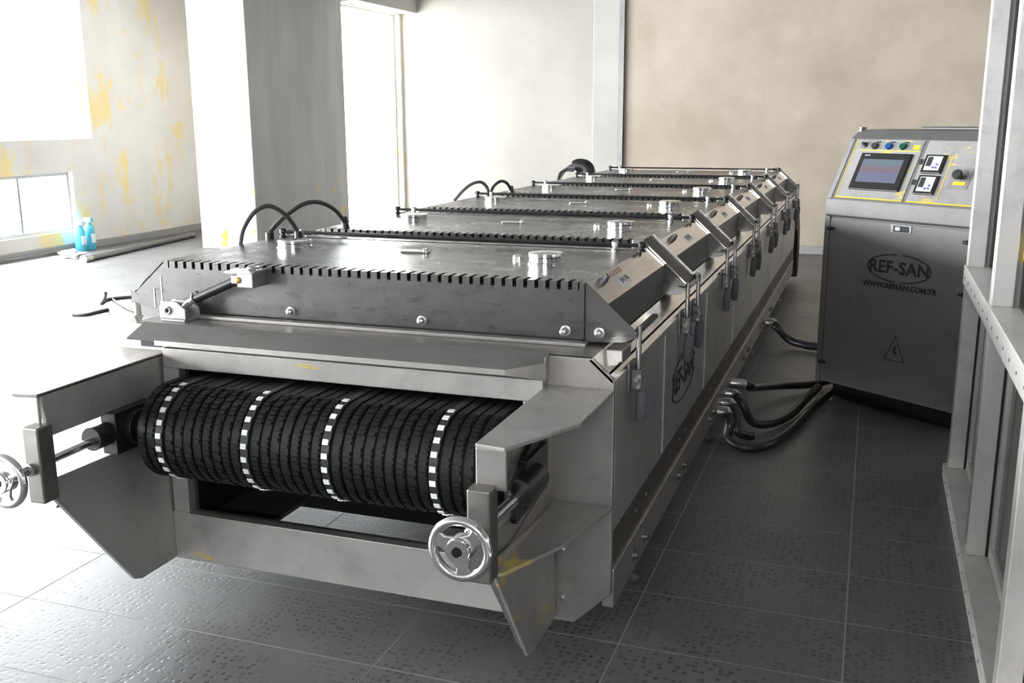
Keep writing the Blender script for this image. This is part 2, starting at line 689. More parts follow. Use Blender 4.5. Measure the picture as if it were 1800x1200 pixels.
# concrete column / wall stub and the window bay behind it
CX0, CX1, CY0, CY1 = -7.15, -6.41, 9.5, 11.62
struct(MB().box(CX0, CX1, CY0, CY1, 0, ZC).build('wall_column', 'column', bev=0.012))
struct(MB().box(XL, CX0, CY1 - 0.02, CY1 + 0.2, 0, ZC).build('wall_bay', 'wall_left'))
bw = MB()
wall_with_openings(bw, CX1 - 0.24, CX1 - 0.04, CY1, YBL, [((0.06, 2.86), [(CY1 + 0.06, YBL - 0.06)])], ZC)
struct(bw.build('wall_window_bay', 'wall_left'))
window(CX1 - 0.12, CY1 + 0.06, YBL - 0.06, 0.06, 2.86)
struct(MB().box(CX1 - 0.16, CX1 + 0.22, CY1, YBL, 2.87, ZC).build('trim_1', 'wall_white', bev=0.01))

# back walls
struct(MB().box(CX1 - 0.24, -2.9, YBL, YBL + 0.2, 0, ZC).build('wall_back', 'wall_white'))
struct(MB().box(-3.0, -2.70, YB - 0.02, YBL, 0, ZC).build('trim_2', 'wall_white', bev=0.008))
struct(MB().box(-2.695, -2.645, YB - 0.05, YB + 0.1, 0, ZC).build('trim_3', 'steel_dark'))
struct(MB().box(-2.645, XR + 0.2, YB, YB + 0.18, 0, ZC).build('wall_back_beige', 'wall_beige'))
struct(MB().box(-2.645, XR, YB - 0.035, YB, 0, 0.085).build('baseboard_back', 'wall_grey', bev=0.006))
struct(MB().box(XR, XR + 0.2, YF, YB, 0, ZC).build('wall_right', 'wall_dark'))
# unseen wall behind the photographer; two made-up windows added to bring in light
GA = (-8.2, -7.0, 0.3, 2.85)
GB = (-0.9, 1.5, 1.95, 2.4)
wf = MB()
wf.box(-8.7, GA[0], YF - 0.2, YF, 0, ZC)
wf.box(GA[1], GB[0], YF - 0.2, YF, 0, ZC)
wf.box(GB[1], XR + 0.2, YF - 0.2, YF, 0, ZC)
for g in (GA, GB):
    wf.box(g[0], g[1], YF - 0.2, YF, 0, g[2])
    wf.box(g[0], g[1], YF - 0.2, YF, g[3], ZC)
struct(wf.build('wall_front', 'wall_dark'))
for g in (GA, GB):
    wn += 1
    gw = struct(empty('window_%d' % wn, ((g[0] + g[1]) / 2, YF - 0.1, g[2])))
    gh, gl = g[3] - g[2], (g[1] - g[0]) / 2
    fb = MB()
    for k in range(3):
        x = -gl + 0.025 + k * (gl - 0.025)
        fb.box(x - 0.025, x + 0.025, -0.03, 0.03, 0, gh)
    fb.box(-gl, gl, -0.025, 0.025, 0, 0.05).box(-gl, gl, -0.025, 0.025, gh - 0.05, gh)
    fb.build('window_frame', 'window_grey', gw)
    MB().box(-gl, gl, -0.002, 0.002, 0.04, gh - 0.04).build('pane', 'glass', gw)
    portal('window_portal', ((g[0] + g[1]) / 2, YF - 0.35, (g[2] + g[3]) / 2), (PI / 2, 0, 0), g[1] - g[0], gh)

# ------------------------------------------------------------------ conveyor machine
mach = tag(empty('tunnel_conveyor', (-1.38, 5.5, 0)), 'long stainless steel tunnel conveyor machine with black roller belt and clamped lids', 'machine')
MO = Vector((-1.38, 5.5, 0))
bpy.context.view_layer.update()


def part(mb, name, mat, parent=None, **kw):
    """parts of the machine are modelled in world coordinates, then hung under the machine"""
    o = mb.build(name, mat, None, **kw)
    return hang(o, parent)


def hang(o, parent=None):
    p = parent if parent is not None else mach
    o.parent = p
    if p.type == 'EMPTY':            # empties of the machine stand at its origin, mesh parts at the world's
        o.matrix_parent_inverse = Matrix.Translation(-MO)
    return o


def sub_root(name, parent=None):
    """a part that only groups sub-parts (kept at the machine's origin)"""
    o = bpy.data.objects.new(name, None)
    o.empty_display_size = 0.05
    col.objects.link(o)
    o.parent = parent or mach
    return o


BX0, BX1, BY0, BY1 = -2.167, -0.59, 2.43, 8.75
ZD = 0.838       # deck
ZCH = 0.783      # lower end of the top chamfer

# body: front wall with belt opening, deck, left side, rear
OPX0, OPX1, OPZ0, OPZ1 = -1.925, -0.828, 0.25, 0.72
b = MB()
b.poly_prism([(BX1, ZCH), (BX1 - 0.062, ZD), (OPX1, ZD), (OPX1, 0.085), (-0.69, 0.085), (BX1, 0.185)], 'y', BY0, BY0 + 0.02)
b.poly_prism([(BX0, ZCH), (BX0 + 0.062, ZD), (OPX0, ZD), (OPX0, 0.085), (-2.067, 0.085), (BX0, 0.185)], 'y', BY0, BY0 + 0.02)
b.box(OPX0, OPX1, BY0, BY0 + 0.02, OPZ1, ZD)
b.box(OPX0, OPX1, BY0, BY0 + 0.02, 0.085, OPZ0)
part(b, 'front_wall', 'steel', bev=0.003)
b = MB()
b.box(BX0 + 0.062, BX1 - 0.062, BY0 + 0.005, BY1, ZD - 0.012, ZD)
part(b, 'deck', 'steel', bev=0.003)
b = MB()
b.box(BX0, BX0 + 0.012, BY0 + 0.02, BY1, 0.185, ZCH)
b.quad_slab([(BX0, BY0 + 0.02, ZCH), (BX0 + 0.062, BY0 + 0.02, ZD), (BX0 + 0.062, BY1, ZD), (BX0, BY1, ZCH)], 0.01)
part(b, 'left_side', 'steel')
part(MB().box(BX0, BX1, BY1 - 0.02, BY1, 0.2, ZD), 'rear_wall', 'steel')
# dark tunnel lining behind the opening
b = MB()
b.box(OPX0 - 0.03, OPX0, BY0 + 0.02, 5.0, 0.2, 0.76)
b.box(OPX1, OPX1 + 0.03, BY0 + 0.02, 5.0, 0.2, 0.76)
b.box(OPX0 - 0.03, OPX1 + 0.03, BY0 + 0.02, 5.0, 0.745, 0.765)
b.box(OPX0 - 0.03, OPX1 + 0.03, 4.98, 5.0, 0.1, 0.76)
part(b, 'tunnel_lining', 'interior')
# open underside with a drip tray at its left end
part(MB().box(OPX0, -1.70, 2.44, 3.0, 0.2, 0.214), 'drip_tray', 'steel_dark')
part(MB().box(OPX0, OPX1, 2.76, 2.80, 0.16, 0.262), 'inner_beam', 'interior')

# front frame around the opening
FY = 2.395
b = MB()
b.box(-1.985, -0.745, FY, FY + 0.035, 0.098, 0.253)
part(b, 'bottom_beam', 'steel_front', bev=0.003)
b = MB()
b.box(-1.975, -0.772, FY, FY + 0.035, 0.717, 0.778)
part(b, 'top_beam', 'steel_front', bev=0.003)
for x0, x1 in ((-1.978, -1.922), (-0.828, -0.772)):
    part(MB().box(x0, x1, FY, FY + 0.035, 0.253, 0.717), 'frame_post', 'steel_front', bev=0.002)

# hood over the opening
b = MB()
b.quad_slab([(-2.06, 2.43, 0.846), (-2.06, 2.345, 0.812), (-0.86, 2.345, 0.812), (-0.765, 2.395, 0.826), (-0.765, 2.43, 0.846)], 0.004)
hood = part(b, 'hood', 'steel_top')
b = MB()
b.box(-1.96, -0.86, 2.345, 2.349, 0.797, 0.812)
b.quad_slab([(-0.86, 2.345, 0.812), (-0.86, 2.345, 0.797), (-0.765, 2.395, 0.778), (-0.765, 2.395, 0.826)], 0.004)
b.box(-0.769, -0.765, 2.395, 2.43, 0.778, 0.84)
part(b, 'hood_lip', 'steel', hood)
part(MB().box(-2.03, -1.96, 2.37, 2.43, 0.785, 0.81), 'hood_seal', 'rubber', hood)
# raised plinth strip along the front of the deck
part(MB().box(-2.09, -0.70, 2.545, 2.575, ZD, ZD + 0.012), 'front_ledge', 'steel', bev=0.003)

# right side: chamfer, panels, brown strip, rail, bolts
b = MB()
b.quad_slab([(BX1 - 0.062, BY0, ZD), (BX1, BY0, ZCH), (BX1, BY1, ZCH), (BX1 - 0.062, BY1, ZD)], 0.008)
part(b, 'chamfer_sheet', 'steel_shine')
seams = [BY0 + 0.02, 3.12, 3.97, 4.85, 5.75, 6.65, 7.6, BY1]
for a, c in zip(seams, seams[1:]):
    part(MB().box(BX1 - 0.012, BX1, a + 0.0025, c - 0.0025, 0.36, ZCH), 'side_panel', 'steel_side', bev=0.003)
    part(MB().box(BX1 - 0.003, BX1 + 0.004, c - 0.022, c - 0.016, 0.37, ZCH - 0.02), 'panel_bead', 'steel_side')
part(MB().box(BX1 - 0.03, BX1 - 0.014, BY0 + 0.02, BY1, 0.24, 0.80), 'inner_liner', 'interior')
part(MB().box(BX1 - 0.016, BX1 - 0.008, BY0 + 0.02, BY1, 0.245, 0.362), 'brown_strip', 'strip')
part(MB().box(BX1 - 0.03, BX1 + 0.004, BY0 + 0.02, BY1, 0.135, 0.25), 'side_rail', 'steel', bev=0.004)
bolt_me = MB().lathe([(0.019, 0), (0.019, 0.004), (0.013, 0.005), (0.013, 0.013), (0.009, 0.016), (0.0, 0.016)], (0, 0, 0), (1, 0, 0), 14).mesh('rail_bolt', True)
bolt_me.materials.append(M['steel_dark'])
for y in (2.69, 2.83, 3.40, 3.52, 4.12, 4.24, 5.3, 5.5, 6.15, 6.3, 6.75):
    o = bpy.data.objects.new('rail_bolt', bolt_me)
    o.location = (BX1 + 0.004, y, 0.19)
    col.objects.link(o)
    hang(o)
    o2 = bpy.data.objects.new('strip_bolt', bolt_me)
    o2.location = (BX1 - 0.008, y + 0.07, 0.30)
    o2.scale = (0.5, 0.55, 0.55)
    col.objects.link(o2)
    hang(o2)

# feet under the body
foot_me = MB().lathe([(0.045, 0), (0.045, 0.012), (0.018, 0.025), (0.012, 0.03), (0.012, 0.14), (0.0, 0.14)], (0, 0, 0), (0, 0, 1), 16).mesh('foot', True)
foot_me.materials.append(M['steel_dark'])
for x in (-2.05, -0.66):
    for y in (2.9, 4.4, 6.2, 8.1):
        o = bpy.data.objects.new('foot', foot_me)
        o.location = (x, y, 0.0)
        col.objects.link(o)
        hang(o)
b = MB()
b.box(-2.08, -2.02, 2.6, 8.6, 0.165, 0.2)
part(b, 'left_foot_rail', 'steel_dark')
for y in (2.9, 4.4, 6.2, 8.1):
    part(MB().box(-2.05, -0.62, y - 0.03, y + 0.03, 0.14, 0.20), 'cross_member', 'steel_dark')

# raised square rod lying on the chamfer near the front, with its bracket
b = MB()
b.box(-0.635, -0.618, 2.62, 3.12, 0.818, 0.83)
part(b, 'hinge_rod', 'steel_dark')
b = MB().box(-0.648, -0.60, 2.56, 2.66, 0.80, 0.835)
part(b, 'rod_bracket', 'steel', bev=0.003)

# ---- wings
web = [(1.925, 0.755), (2.44, 0.755), (2.44, 0.1), (2.235, 0.1), (2.205, 0.112), (1.93, 0.475), (1.95, 0.522), (2.29, 0.515), (2.335, 0.55), (2.335, 0.637), (1.945, 0.637)]
for side in (-1, 1):
    name = 'wing'
    if side < 0:
        xi, xo, xe = -1.985, -2.0, BX0
    else:
        xi, xo, xe = -0.772, -0.757, BX1
    s = side
    w = sub_root('wing')
    part(MB().poly_prism(web, 'x', xi, xo), 'web_plate', 'steel_web' if s < 0 else 'steel', w, bev=0.002)
    # top and lower gusset plates
    for z, pts in ((0.755, [(xi, 1.915), (xi + s * 0.072, 1.905), (xe + s * -0.005, 2.13), (xe, 2.43), (xi, 2.43)]),
                   (0.435, [(xo, 1.955), (xi + s * 0.045, 1.965), (xe - s * 0.055, 2.15), (xe, 2.41), (xe, 2.43), (xo, 2.43)])):
        part(MB().poly_prism(pts, 'z', z - 0.006, z + 0.004), 'gusset_plate', 'steel_front' if s > 0 else 'steel', w, bev=0.002)
    # folded front of the upper arm and outer cheek with the bearing slot
    fr = MB()
    fr.box(min(xi, xi + s * 0.072), max(xi, xi + s * 0.072), 1.915, 1.925, 0.655, 0.75)
    part(fr, 'arm_front', 'steel' if s > 0 else 'steel_web', w, bev=0.003)

# right web hangs a little further out: skirt plate below the lower gusset
part(MB().poly_prism([(1.93, 0.47), (2.41, 0.43), (2.41, 0.098), (2.215, 0.098), (2.185, 0.108)], 'x', -0.752, -0.742), 'wing_skirt', 'steel_front', bev=0.002)
for z in (0.155, 0.30):
    part(MB().lathe([(0.008, 0), (0.008, 0.006), (0, 0.008)], (-0.725, BY0, z), (0, -1, 0), 10), 'skirt_bolt', 'zinc')
# outer cheek of the right arm (solid sheet behind the bearing)
part(MB().poly_prism([(1.93, 0.75), (2.43, 0.75), (2.43, 0.44), (2.0, 0.44), (2.36, 0.50), (2.36, 0.66), (2.28, 0.69), (2.0, 0.655), (1.93, 0.655)], 'x', -0.757, -0.752), 'arm_cheek', 'steel', bev=0.002)

# ---- belt and roller
DX0, DX1, DY, DZ, DR = -1.895, -0.845, 2.30, 0.565, 0.132


def belt_pt(s, r):
    """position along the belt loop: s<0 upper run, 0..1 half turn at the front, >1 lower run (metres beyond)"""
    if s < 0:
        return (DY - s, DZ + r)
    if s > 1:
        return (DY + (s - 1), DZ - r)
    a = PI / 2 + s * PI
    return (DY + r * math.cos(a), DZ + r * math.sin(a))


def belt_strip(mb, x0, x1, r0, r1, s0=-0.9, s1=1.9, n=28):
    ss = [s0, s0 * 0.5] + [i / n for i in range(n + 1)] + [1 + (s1 - 1) * 0.5, s1]
    lo = [belt_pt(s, r0) for s in ss]
    hi = [belt_pt(s, r1) for s in ss]
    ring = []
    for (l, h) in zip(lo, hi):
        ring.append([mb.bm.verts.new((x, p[0], p[1])) for x, p in ((x0, l), (x1, l), (x1, h), (x0, h))])
    for a, c in zip(ring, ring[1:]):
        for k in range(4):
            mb.bm.faces.new((a[k], a[(k + 1) % 4], c[(k + 1) % 4], c[k]))
    mb.bm.faces.new(ring[0])
    mb.bm.faces.new(ring[-1][::-1])


belt = part(MB(), 'belt', 'belt')
mb = MB()
belt_strip(mb, DX0, DX1, DR - 0.02, DR)
bme = mb.mesh('belt', True)
bme.materials.append(M['belt'])
belt.data = bme
NR = 34
pitch = (DX1 - DX0) / NR
bands = {2, 11, 19, 29}
for i in range(NR):
    x = DX0 + i * pitch
    if i in bands:
        continue
    mb = MB()
    belt_strip(mb, x + 0.0022, x + pitch * 0.86, DR - 0.001, DR + 0.004 + (0.002 if i % 5 == 0 else 0))
    part(mb, 'belt_ridge', 'belt', belt, smooth=True)
for i in sorted(bands):
    x = DX0 + i * pitch
    mb = MB()
    belt_strip(mb, x + 0.001, x + 0.024, DR - 0.001, DR + 0.007)
    part(mb, 'pad_band', 'rubber', belt, smooth=True)
    for k in range(0, 12):
        s = (k + 0.35) / 12.0
        p = belt_pt(s, DR + 0.0085)
        if 0 <= s <= 1:
            a = PI / 2 + s * PI
        else:
            a = PI / 2 if s < 0 else 1.5 * PI
        tdir = Vector((0, -math.sin(a), math.cos(a)))
        nrm = Vector((0, math.cos(a), math.sin(a)))
        c = Vector((x + 0.0125, p[0], p[1]))
        q = [c + Vector((sx * 0.0085, 0, 0)) + tdir * (sy * 0.0075) for sx, sy in ((-1, -1), (1, -1), (1, 1), (-1, 1))]
        mb = MB().quad_slab(q, 0.003)
        part(mb, 'white_pad', 'pad', belt)
# small link bars across the belt, too fine to single out
mb = MB()
for i in range(NR):
    if i in bands:
        continue
    x = DX0 + i * pitch
    for k in range(0, 30):
        if random.random() < 0.25:
            continue
        a = PI / 2 + (k + 0.5) / 30 * PI
        nrm = Vector((0, math.cos(a), math.sin(a)))
        tdir = Vector((0, -math.sin(a), math.cos(a)))
        c = Vector((x + pitch * 0.46, DY, DZ)) + nrm * (DR + 0.0050)
        h = 0.0078
        q = [c + Vector((sx * pitch * 0.30, 0, 0)) + tdir * (sy * h * 0.62) for sx, sy in ((-1, -1), (1, -1), (1, 1), (-1, 1))]
        mb.quad_slab(q, 0.003)
lk = part(mb, 'belt_links', 'belt', belt)
lk['kind'] = 'stuff'
part(MB().cyl((DX0 - 0.1, DY - 0.06, DZ + 0.02), (DX0 + 0.02, DY - 0.06, DZ + 0.02), 0.032, 20).cyl((DX1 - 0.02, DY - 0.06, DZ + 0.01), (DX1 + 0.1, DY - 0.06, DZ + 0.01), 0.032, 20), 'roller_shaft', 'black', smooth=True)
part(MB().cyl((DX0 + 0.004, DY, DZ), (DX1 - 0.004, DY, DZ), DR - 0.02, 40), 'roller_drum', 'interior', smooth=True)

# ---- tensioners: bearing block, threaded rod, steel block, handwheel
ZT = 0.583


def handwheel(c):
    w = sub_root('handwheel')
    ax = (0, 1, 0)
    part(MB().ring(c, ax, 0.062, 0.0105, 48, 12), 'rim', 'chrome', w, smooth=True)
    part(MB().lathe([(0, -0.018), (0.012, -0.018), (0.012, -0.02), (0.026, -0.02), (0.028, -0.016), (0.03, 0.016), (0, 0.016)], c, ax, 28), 'hub', 'chrome', w, smooth=True)
    part(MB().lathe([(0, -0.0205), (0.011, -0.0205), (0.011, -0.017), (0, -0.017)], c, ax, 20), 'hub_bore', 'interior', w)
    for k in range(3):
        a = math.radians(40 + 120 * k)
        d = Vector((math.cos(a), 0, math.sin(a)))
        t = Vector((-math.sin(a), 0, math.cos(a)))
        C = Vector(c)
        q = [C + d * 0.02 + t * 0.022, C + d * 0.04 + t * 0.014, C + d * 0.06 + t * 0.020, C + d * 0.06 - t * 0.020, C + d * 0.04 - t * 0.014, C + d * 0.02 - t * 0.022]
        q = [p + Vector((0, -0.008, 0)) for p in q]
        part(MB().quad_slab(q, 0.008), 'spoke', 'chrome', w, bev=0.002)
    return w


for side, xc in ((-1, -1.985), (1, -0.762)):
    # block in front of the slot
    x0, x1 = (xc - 0.018, xc + 0.032) if side < 0 else (xc - 0.015, xc + 0.039)
    part(MB().box(x0, x1, 1.872, 1.925, 0.452 if side > 0 else 0.478, 0.668 if side > 0 else 0.682), 'tension_block', 'tension', bev=0.004)
    part(MB().cyl((xc + (0.006 if side > 0 else 0), 1.78, ZT - 0.012), (xc + (0.03 if side > 0 else 0), 2.14, ZT - 0.004), 0.0115 if side < 0 else 0.015, 18), 'threaded_rod', 'chrome', smooth=True)
    part(MB().lathe([(0.017, 0), (0.017, 0.012), (0.012, 0.014), (0.012, 0.02)], (xc, 1.873, ZT - 0.012), (0, -1, 0), 16), 'rod_collar', 'zinc', smooth=True)
    bb = MB()
    bb.box(xc - 0.02 if side < 0 else xc - 0.03, xc + 0.03, 2.15, 2.31, ZT - 0.062, ZT + 0.06)
    bb.cyl((xc + (0.03 if side > 0 else -0.004), 2.09, ZT), (xc + (0.03 if side > 0 else -0.004), 2.22, ZT), 0.034, 20)
    bb.cyl((xc - side * 0.05, 2.235, ZT), (xc - side * 0.0, 2.235, ZT), 0.052, 20)
    part(bb, 'bearing_block', 'black', bev=0.006, smooth=True)
    if side > 0:
        part(MB().poly_prism([(2.10, 0.50), (2.33, 0.51), (2.345, 0.53), (2.345, 0.69), (2.325, 0.705), (2.29, 0.70), (2.06, 0.60)], 'x', -0.757, -0.742), 'bearing_flange', 'black', bev=0.003)
        bb = MB()
        for y, z in ((2.31, 0.68), (2.31, 0.55), (2.315, 0.60)):
            bb.lathe([(0.007, 0), (0.007, 0.004), (0, 0.006)], (-0.742, y, z), (1, 0, 0), 10)
        part(bb, 'flange_bolts', 'zinc')
    handwheel((xc - (0.0 if side < 0 else -0.006), 1.785, ZT - 0.012))

# ---- lids
LX0, LX1, ZL = -2.1, -0.712, 1.01
LLEN = 0.79
lid_ys = [2.585, 3.565, 4.585, 5.575, 6.6, 7.62]


def lid_parts(i, y0):
    lid = sub_root('lid')
    y1 = y0 + LLEN
    # shell: stepped profile (front face, slot recess, top, sunken rear strip)
    prof = [(y0, 0.852), (y0, 0.988), (y0 + 0.047, 0.988), (y0 + 0.047, ZL), (y0 + 0.69, ZL), (y0 + 0.69, ZL - 0.006), (y1, ZL - 0.006), (y1, 0.852)]
    part(MB().poly_prism(prof, 'x', LX0, LX1), 'shell', 'steel_lid', lid)
    part(MB().box(LX0 + 0.01, LX1 - 0.01, y0 + 0.003, y0 + 0.047, 0.9885, 0.9925), 'slot_shade', 'slot_seam_black', lid)  # black strip standing in for the dark hollow behind the slots
    cb = MB()
    n = 42
    pt = (LX1 - LX0 - 0.03) / n
    cb.box(LX0, LX0 + 0.018, y0, y0 + 0.047, 0.988, ZL)
    for k in range(n):
        x = LX0 + 0.012 + k * pt
        cb.box(x + 0.0115, x + pt, y0, y0 + 0.047, 0.988, ZL)
    cb.box(LX1 - 0.022, LX1, y0, y0 + 0.047, 0.988, ZL)
    part(cb, 'slotted_edge', 'steel_lid', lid)
    part(MB().box(LX0 + 0.012, LX1 - 0.012, y0 + 0.012, y1 - 0.012, ZD, 0.853), 'seal', 'rubber', lid)
    part(MB().box(LX0 + 0.001, LX1 - 0.001, y0 + 0.687, y0 + 0.694, ZL - 0.004, ZL + 0.0012), 'seam', 'slot_seam_black', lid)
    # sloping right flank and vertical wall under it
    part(MB().quad_slab([(LX1, y0 + 0.004, ZL), (LX1 + 0.062, y0 + 0.004, ZL - 0.056), (LX1 + 0.062, y1 - 0.004, ZL - 0.056), (LX1, y1 - 0.004, ZL)], 0.004), 'slope_sheet', 'steel_shine', lid)
    part(MB().box(LX1 + 0.052, LX1 + 0.060, y0 + 0.006, y1 - 0.006, 0.846, ZL - 0.058), 'flank_wall', 'steel_dark', lid)
    # end gussets
    for y in (y0, y1 - 0.006):
        part(MB().poly_prism([(LX1, ZL), (-0.568, 0.880), (-0.568, 0.868), (-0.60, 0.852), (LX1, 0.845)], 'y', y, y + 0.006), 'gusset', 'steel_lid', lid)
        part(MB().poly_prism([(LX0, ZL), (LX0 - 0.02, ZL - 0.004), (LX0 - 0.108, 0.912), (LX0 - 0.135, 0.908), (LX0 - 0.135, 0.866), (LX0, 0.846)], 'y', y, y + 0.006), 'gusset', 'steel_lid', lid)
    part(MB().quad_slab([(LX0 - 0.12, y1, 0.905), (LX0 - 0.12, y0, 0.905), (LX0, y0, ZL - 0.003), (LX0, y1, ZL - 0.003)], 0.004), 'left_slope', 'steel', lid)
    # long rod on posts
    zr = ZL + 0.02
    yr = y0 + 0.675
    part(MB().cyl((LX0 + 0.0, yr, zr), (LX1 + 0.02, yr, zr), 0.0062, 10), 'lock_rod', 'black', lid, smooth=True)
    for x in (LX0 + 0.015, LX0 + 0.10, LX1 - 0.085, LX1 + 0.005):
        part(MB().lathe([(0.014, 0), (0.014, 0.006), (0.008, 0.008), (0.008, 0.014), (0.013, 0.016), (0.013, 0.03), (0.008, 0.034), (0, 0.034)], (x, yr, ZL - 0.001), (0, 0, 1), 14), 'rod_post', 'black' if x < -2 or x > -0.75 else 'zinc', lid, smooth=True)
    # two vents and the little pull handle
    for x, dy, r, h in ((-1.885, 0.43, 0.056, 0.026), (-0.93, 0.325, 0.052, 0.034)):
        part(MB().lathe([(r + 0.004, 0), (r + 0.004, 0.004), (r, 0.006), (r, h * 0.55), (r - 0.004, h * 0.58), (r + 0.002, h * 0.64), (r + 0.002, h * 0.95), (r - 0.004, h), (r * 0.3, h * 1.06), (0, h * 1.06)], (x, y0 + dy, ZL - 0.0005), (0, 0, 1), 36), 'vent_cap', 'chrome', lid, smooth=True)
    hb = MB()
    hb.poly_prism([(-1.475, y0 + 0.425), (-1.465, y0 + 0.405), (-1.38, y0 + 0.41), (-1.365, y0 + 0.43), (-1.38, y0 + 0.445), (-1.465, y0 + 0.45)], 'z', ZL, ZL + 0.006)
    hb.box(-1.385, -1.372, y0 + 0.41, y0 + 0.43, ZL, ZL + 0.016)
    part(hb, 'pull_handle', 'steel_shine', lid, bev=0.002)
    part(MB().lathe([(0.015, 0), (0.015, 0.01), (0.01, 0.014), (0, 0.014)], (-1.04, y0 + 0.375, ZL), (0, 0, 1), 14), 'plug', 'steel_shine', lid, smooth=True)
    # stickers and knobs on the slope
    sdir = Vector((0.062, 0, -0.056)).normalized()
    sn = Vector((0.056, 0, 0.062)).normalized()

    def on_slope(t, y, lift=0.0015):
        return Vector((LX1, y, ZL)) + sdir * t + sn * lift
    y = y0 + (0.24 if i == 0 else 0.36)
    q = [on_slope(0.034, y), on_slope(0.066, y), on_slope(0.066, y + 0.10), on_slope(0.034, y + 0.10)]
    part(MB().quad_slab(q, 0.001), 'sticker', 'label', lid)
    for k in range(5):
        yy = y + 0.012 + k * 0.018
        part(MB().quad_slab([on_slope(0.040, yy, 0.0022), on_slope(0.058 - 0.004 * (k % 2), yy, 0.0022), on_slope(0.058 - 0.004 * (k % 2), yy + 0.010, 0.0022), on_slope(0.040, yy + 0.010, 0.0022)], 0.0005), 'sticker_print', ('blue_ink', 'ink', 'red_ink')[(k + i) % 3], lid)
    if i == 0:
        for k in range(6):
            yy = y0 + 0.20 + k * 0.028
            part(MB().quad_slab([on_slope(0.006, yy, 0.001), on_slope(0.024, yy, 0.001), on_slope(0.024, yy + 0.006, 0.001), on_slope(0.006, yy + 0.006, 0.001)], 0.0005), 'printed_mark', 'red_ink', lid)
    kb = MB().lathe([(0.013, 0), (0.013, 0.012), (0.009, 0.018), (0.009, 0.024), (0, 0.026)], on_slope(0.02, y0 + (0.12 if i == 0 else 0.18), -0.001), sn, 14)
    part(kb, 'slope_knob', 'steel_dark', lid, smooth=True)
    return lid


for i, y0 in enumerate(lid_ys):
    lid = lid_parts(i, y0)
    if i == 0:
        for x, big in ((-2.065, 1), (-1.64, 0), (-1.203, 0), (-0.768, 1), (-0.672, 0)):
            L = 0.028 if big else 0.016
            part(MB().lathe([(0.015, 0), (0.015, 0.003), (0.010, 0.004), (0.010, L), (0.006, L + 0.003), (0, L + 0.003)], (x, y0, 0.874), (0, -1, 0), 16), 'face_bolt', 'zinc', lid, smooth=True)
        part(MB().box(LX1 - 0.004, LX1 + 0.0, y0 - 0.0015, y0, 0.85, ZL - 0.002), 'fold_line', 'slot_seam_black', lid)
        b = MB()
        for x in (LX0 - 0.045, LX0 - 0.015):
            b.box(x, x + 0.004, y0 - 0.002, y0, 0.858, ZL - 0.05 - (0.04 if x < LX0 - 0.03 else 0))
        part(b, 'gusset_ribs', 'steel_shine', lid)
        part(MB().cyl((LX0 - 0.118, y0 + 0.004, 0.868), (LX0 - 0.118, y0 + 0.004, 0.825), 0.011, 14).cyl((LX0 - 0.118, y0 + 0.004, 0.828), (LX0 - 0.118, y0 + 0.004, 0.805), 0.018, 14, 0.008), 'hinge_pin', 'steel', lid, smooth=True)

# sloping cover channels between neighbouring lids
for i in range(len(lid_ys)):
    ya = lid_ys[i] + LLEN
    yb = lid_ys[i + 1] if i + 1 < len(lid_ys) else ya + 0.16
    ch = sub_root('joint_channel')
    A = Vector((LX1 - 0.02, 0, ZL + 0.022))
    Bv = Vector((-0.575, 0, 0.888))
    d = (Bv - A).normalized()
    nrm = Vector((-d.z, 0, d.x))
    if nrm.z < 0:
        nrm = -nrm
    part(MB().quad_slab([A + Vector((0, ya, 0)), Bv + Vector((0, ya, 0)), Bv + Vector((0, yb, 0)), A + Vector((0, yb, 0))], 0.006), 'channel_sheet', 'channel', ch)
    for y in (ya - 0.003, yb - 0.003):
        q = [A + Vector((0, y, 0)), Bv + Vector((0, y, 0)), Bv + nrm * 0.004 + Vector((0, y, 0)), A + nrm * 0.004 + Vector((0, y, 0))]
        part(MB().quad_slab(q, 0.004), 'channel_rim', 'steel_shine', ch)
    part(MB().box(-0.60, -0.556, ya - 0.006, yb + 0.006, 0.876, 0.884), 'bracket_plate', 'steel', ch, bev=0.002)
    part(MB().box(LX1 - 0.06, LX1 - 0.02, ya + 0.02, yb - 0.02, ZL - 0.03, ZL + 0.022), 'channel_cap', 'steel', ch, bev=0.004)
    part(MB().lathe([(0.011, 0), (0.012, 0.012), (0.006, 0.02), (0, 0.02)], (-0.567, yb - 0.01, 0.884), (0, 0, 1), 12), 'bracket_nut', 'zinc', ch, smooth=True)

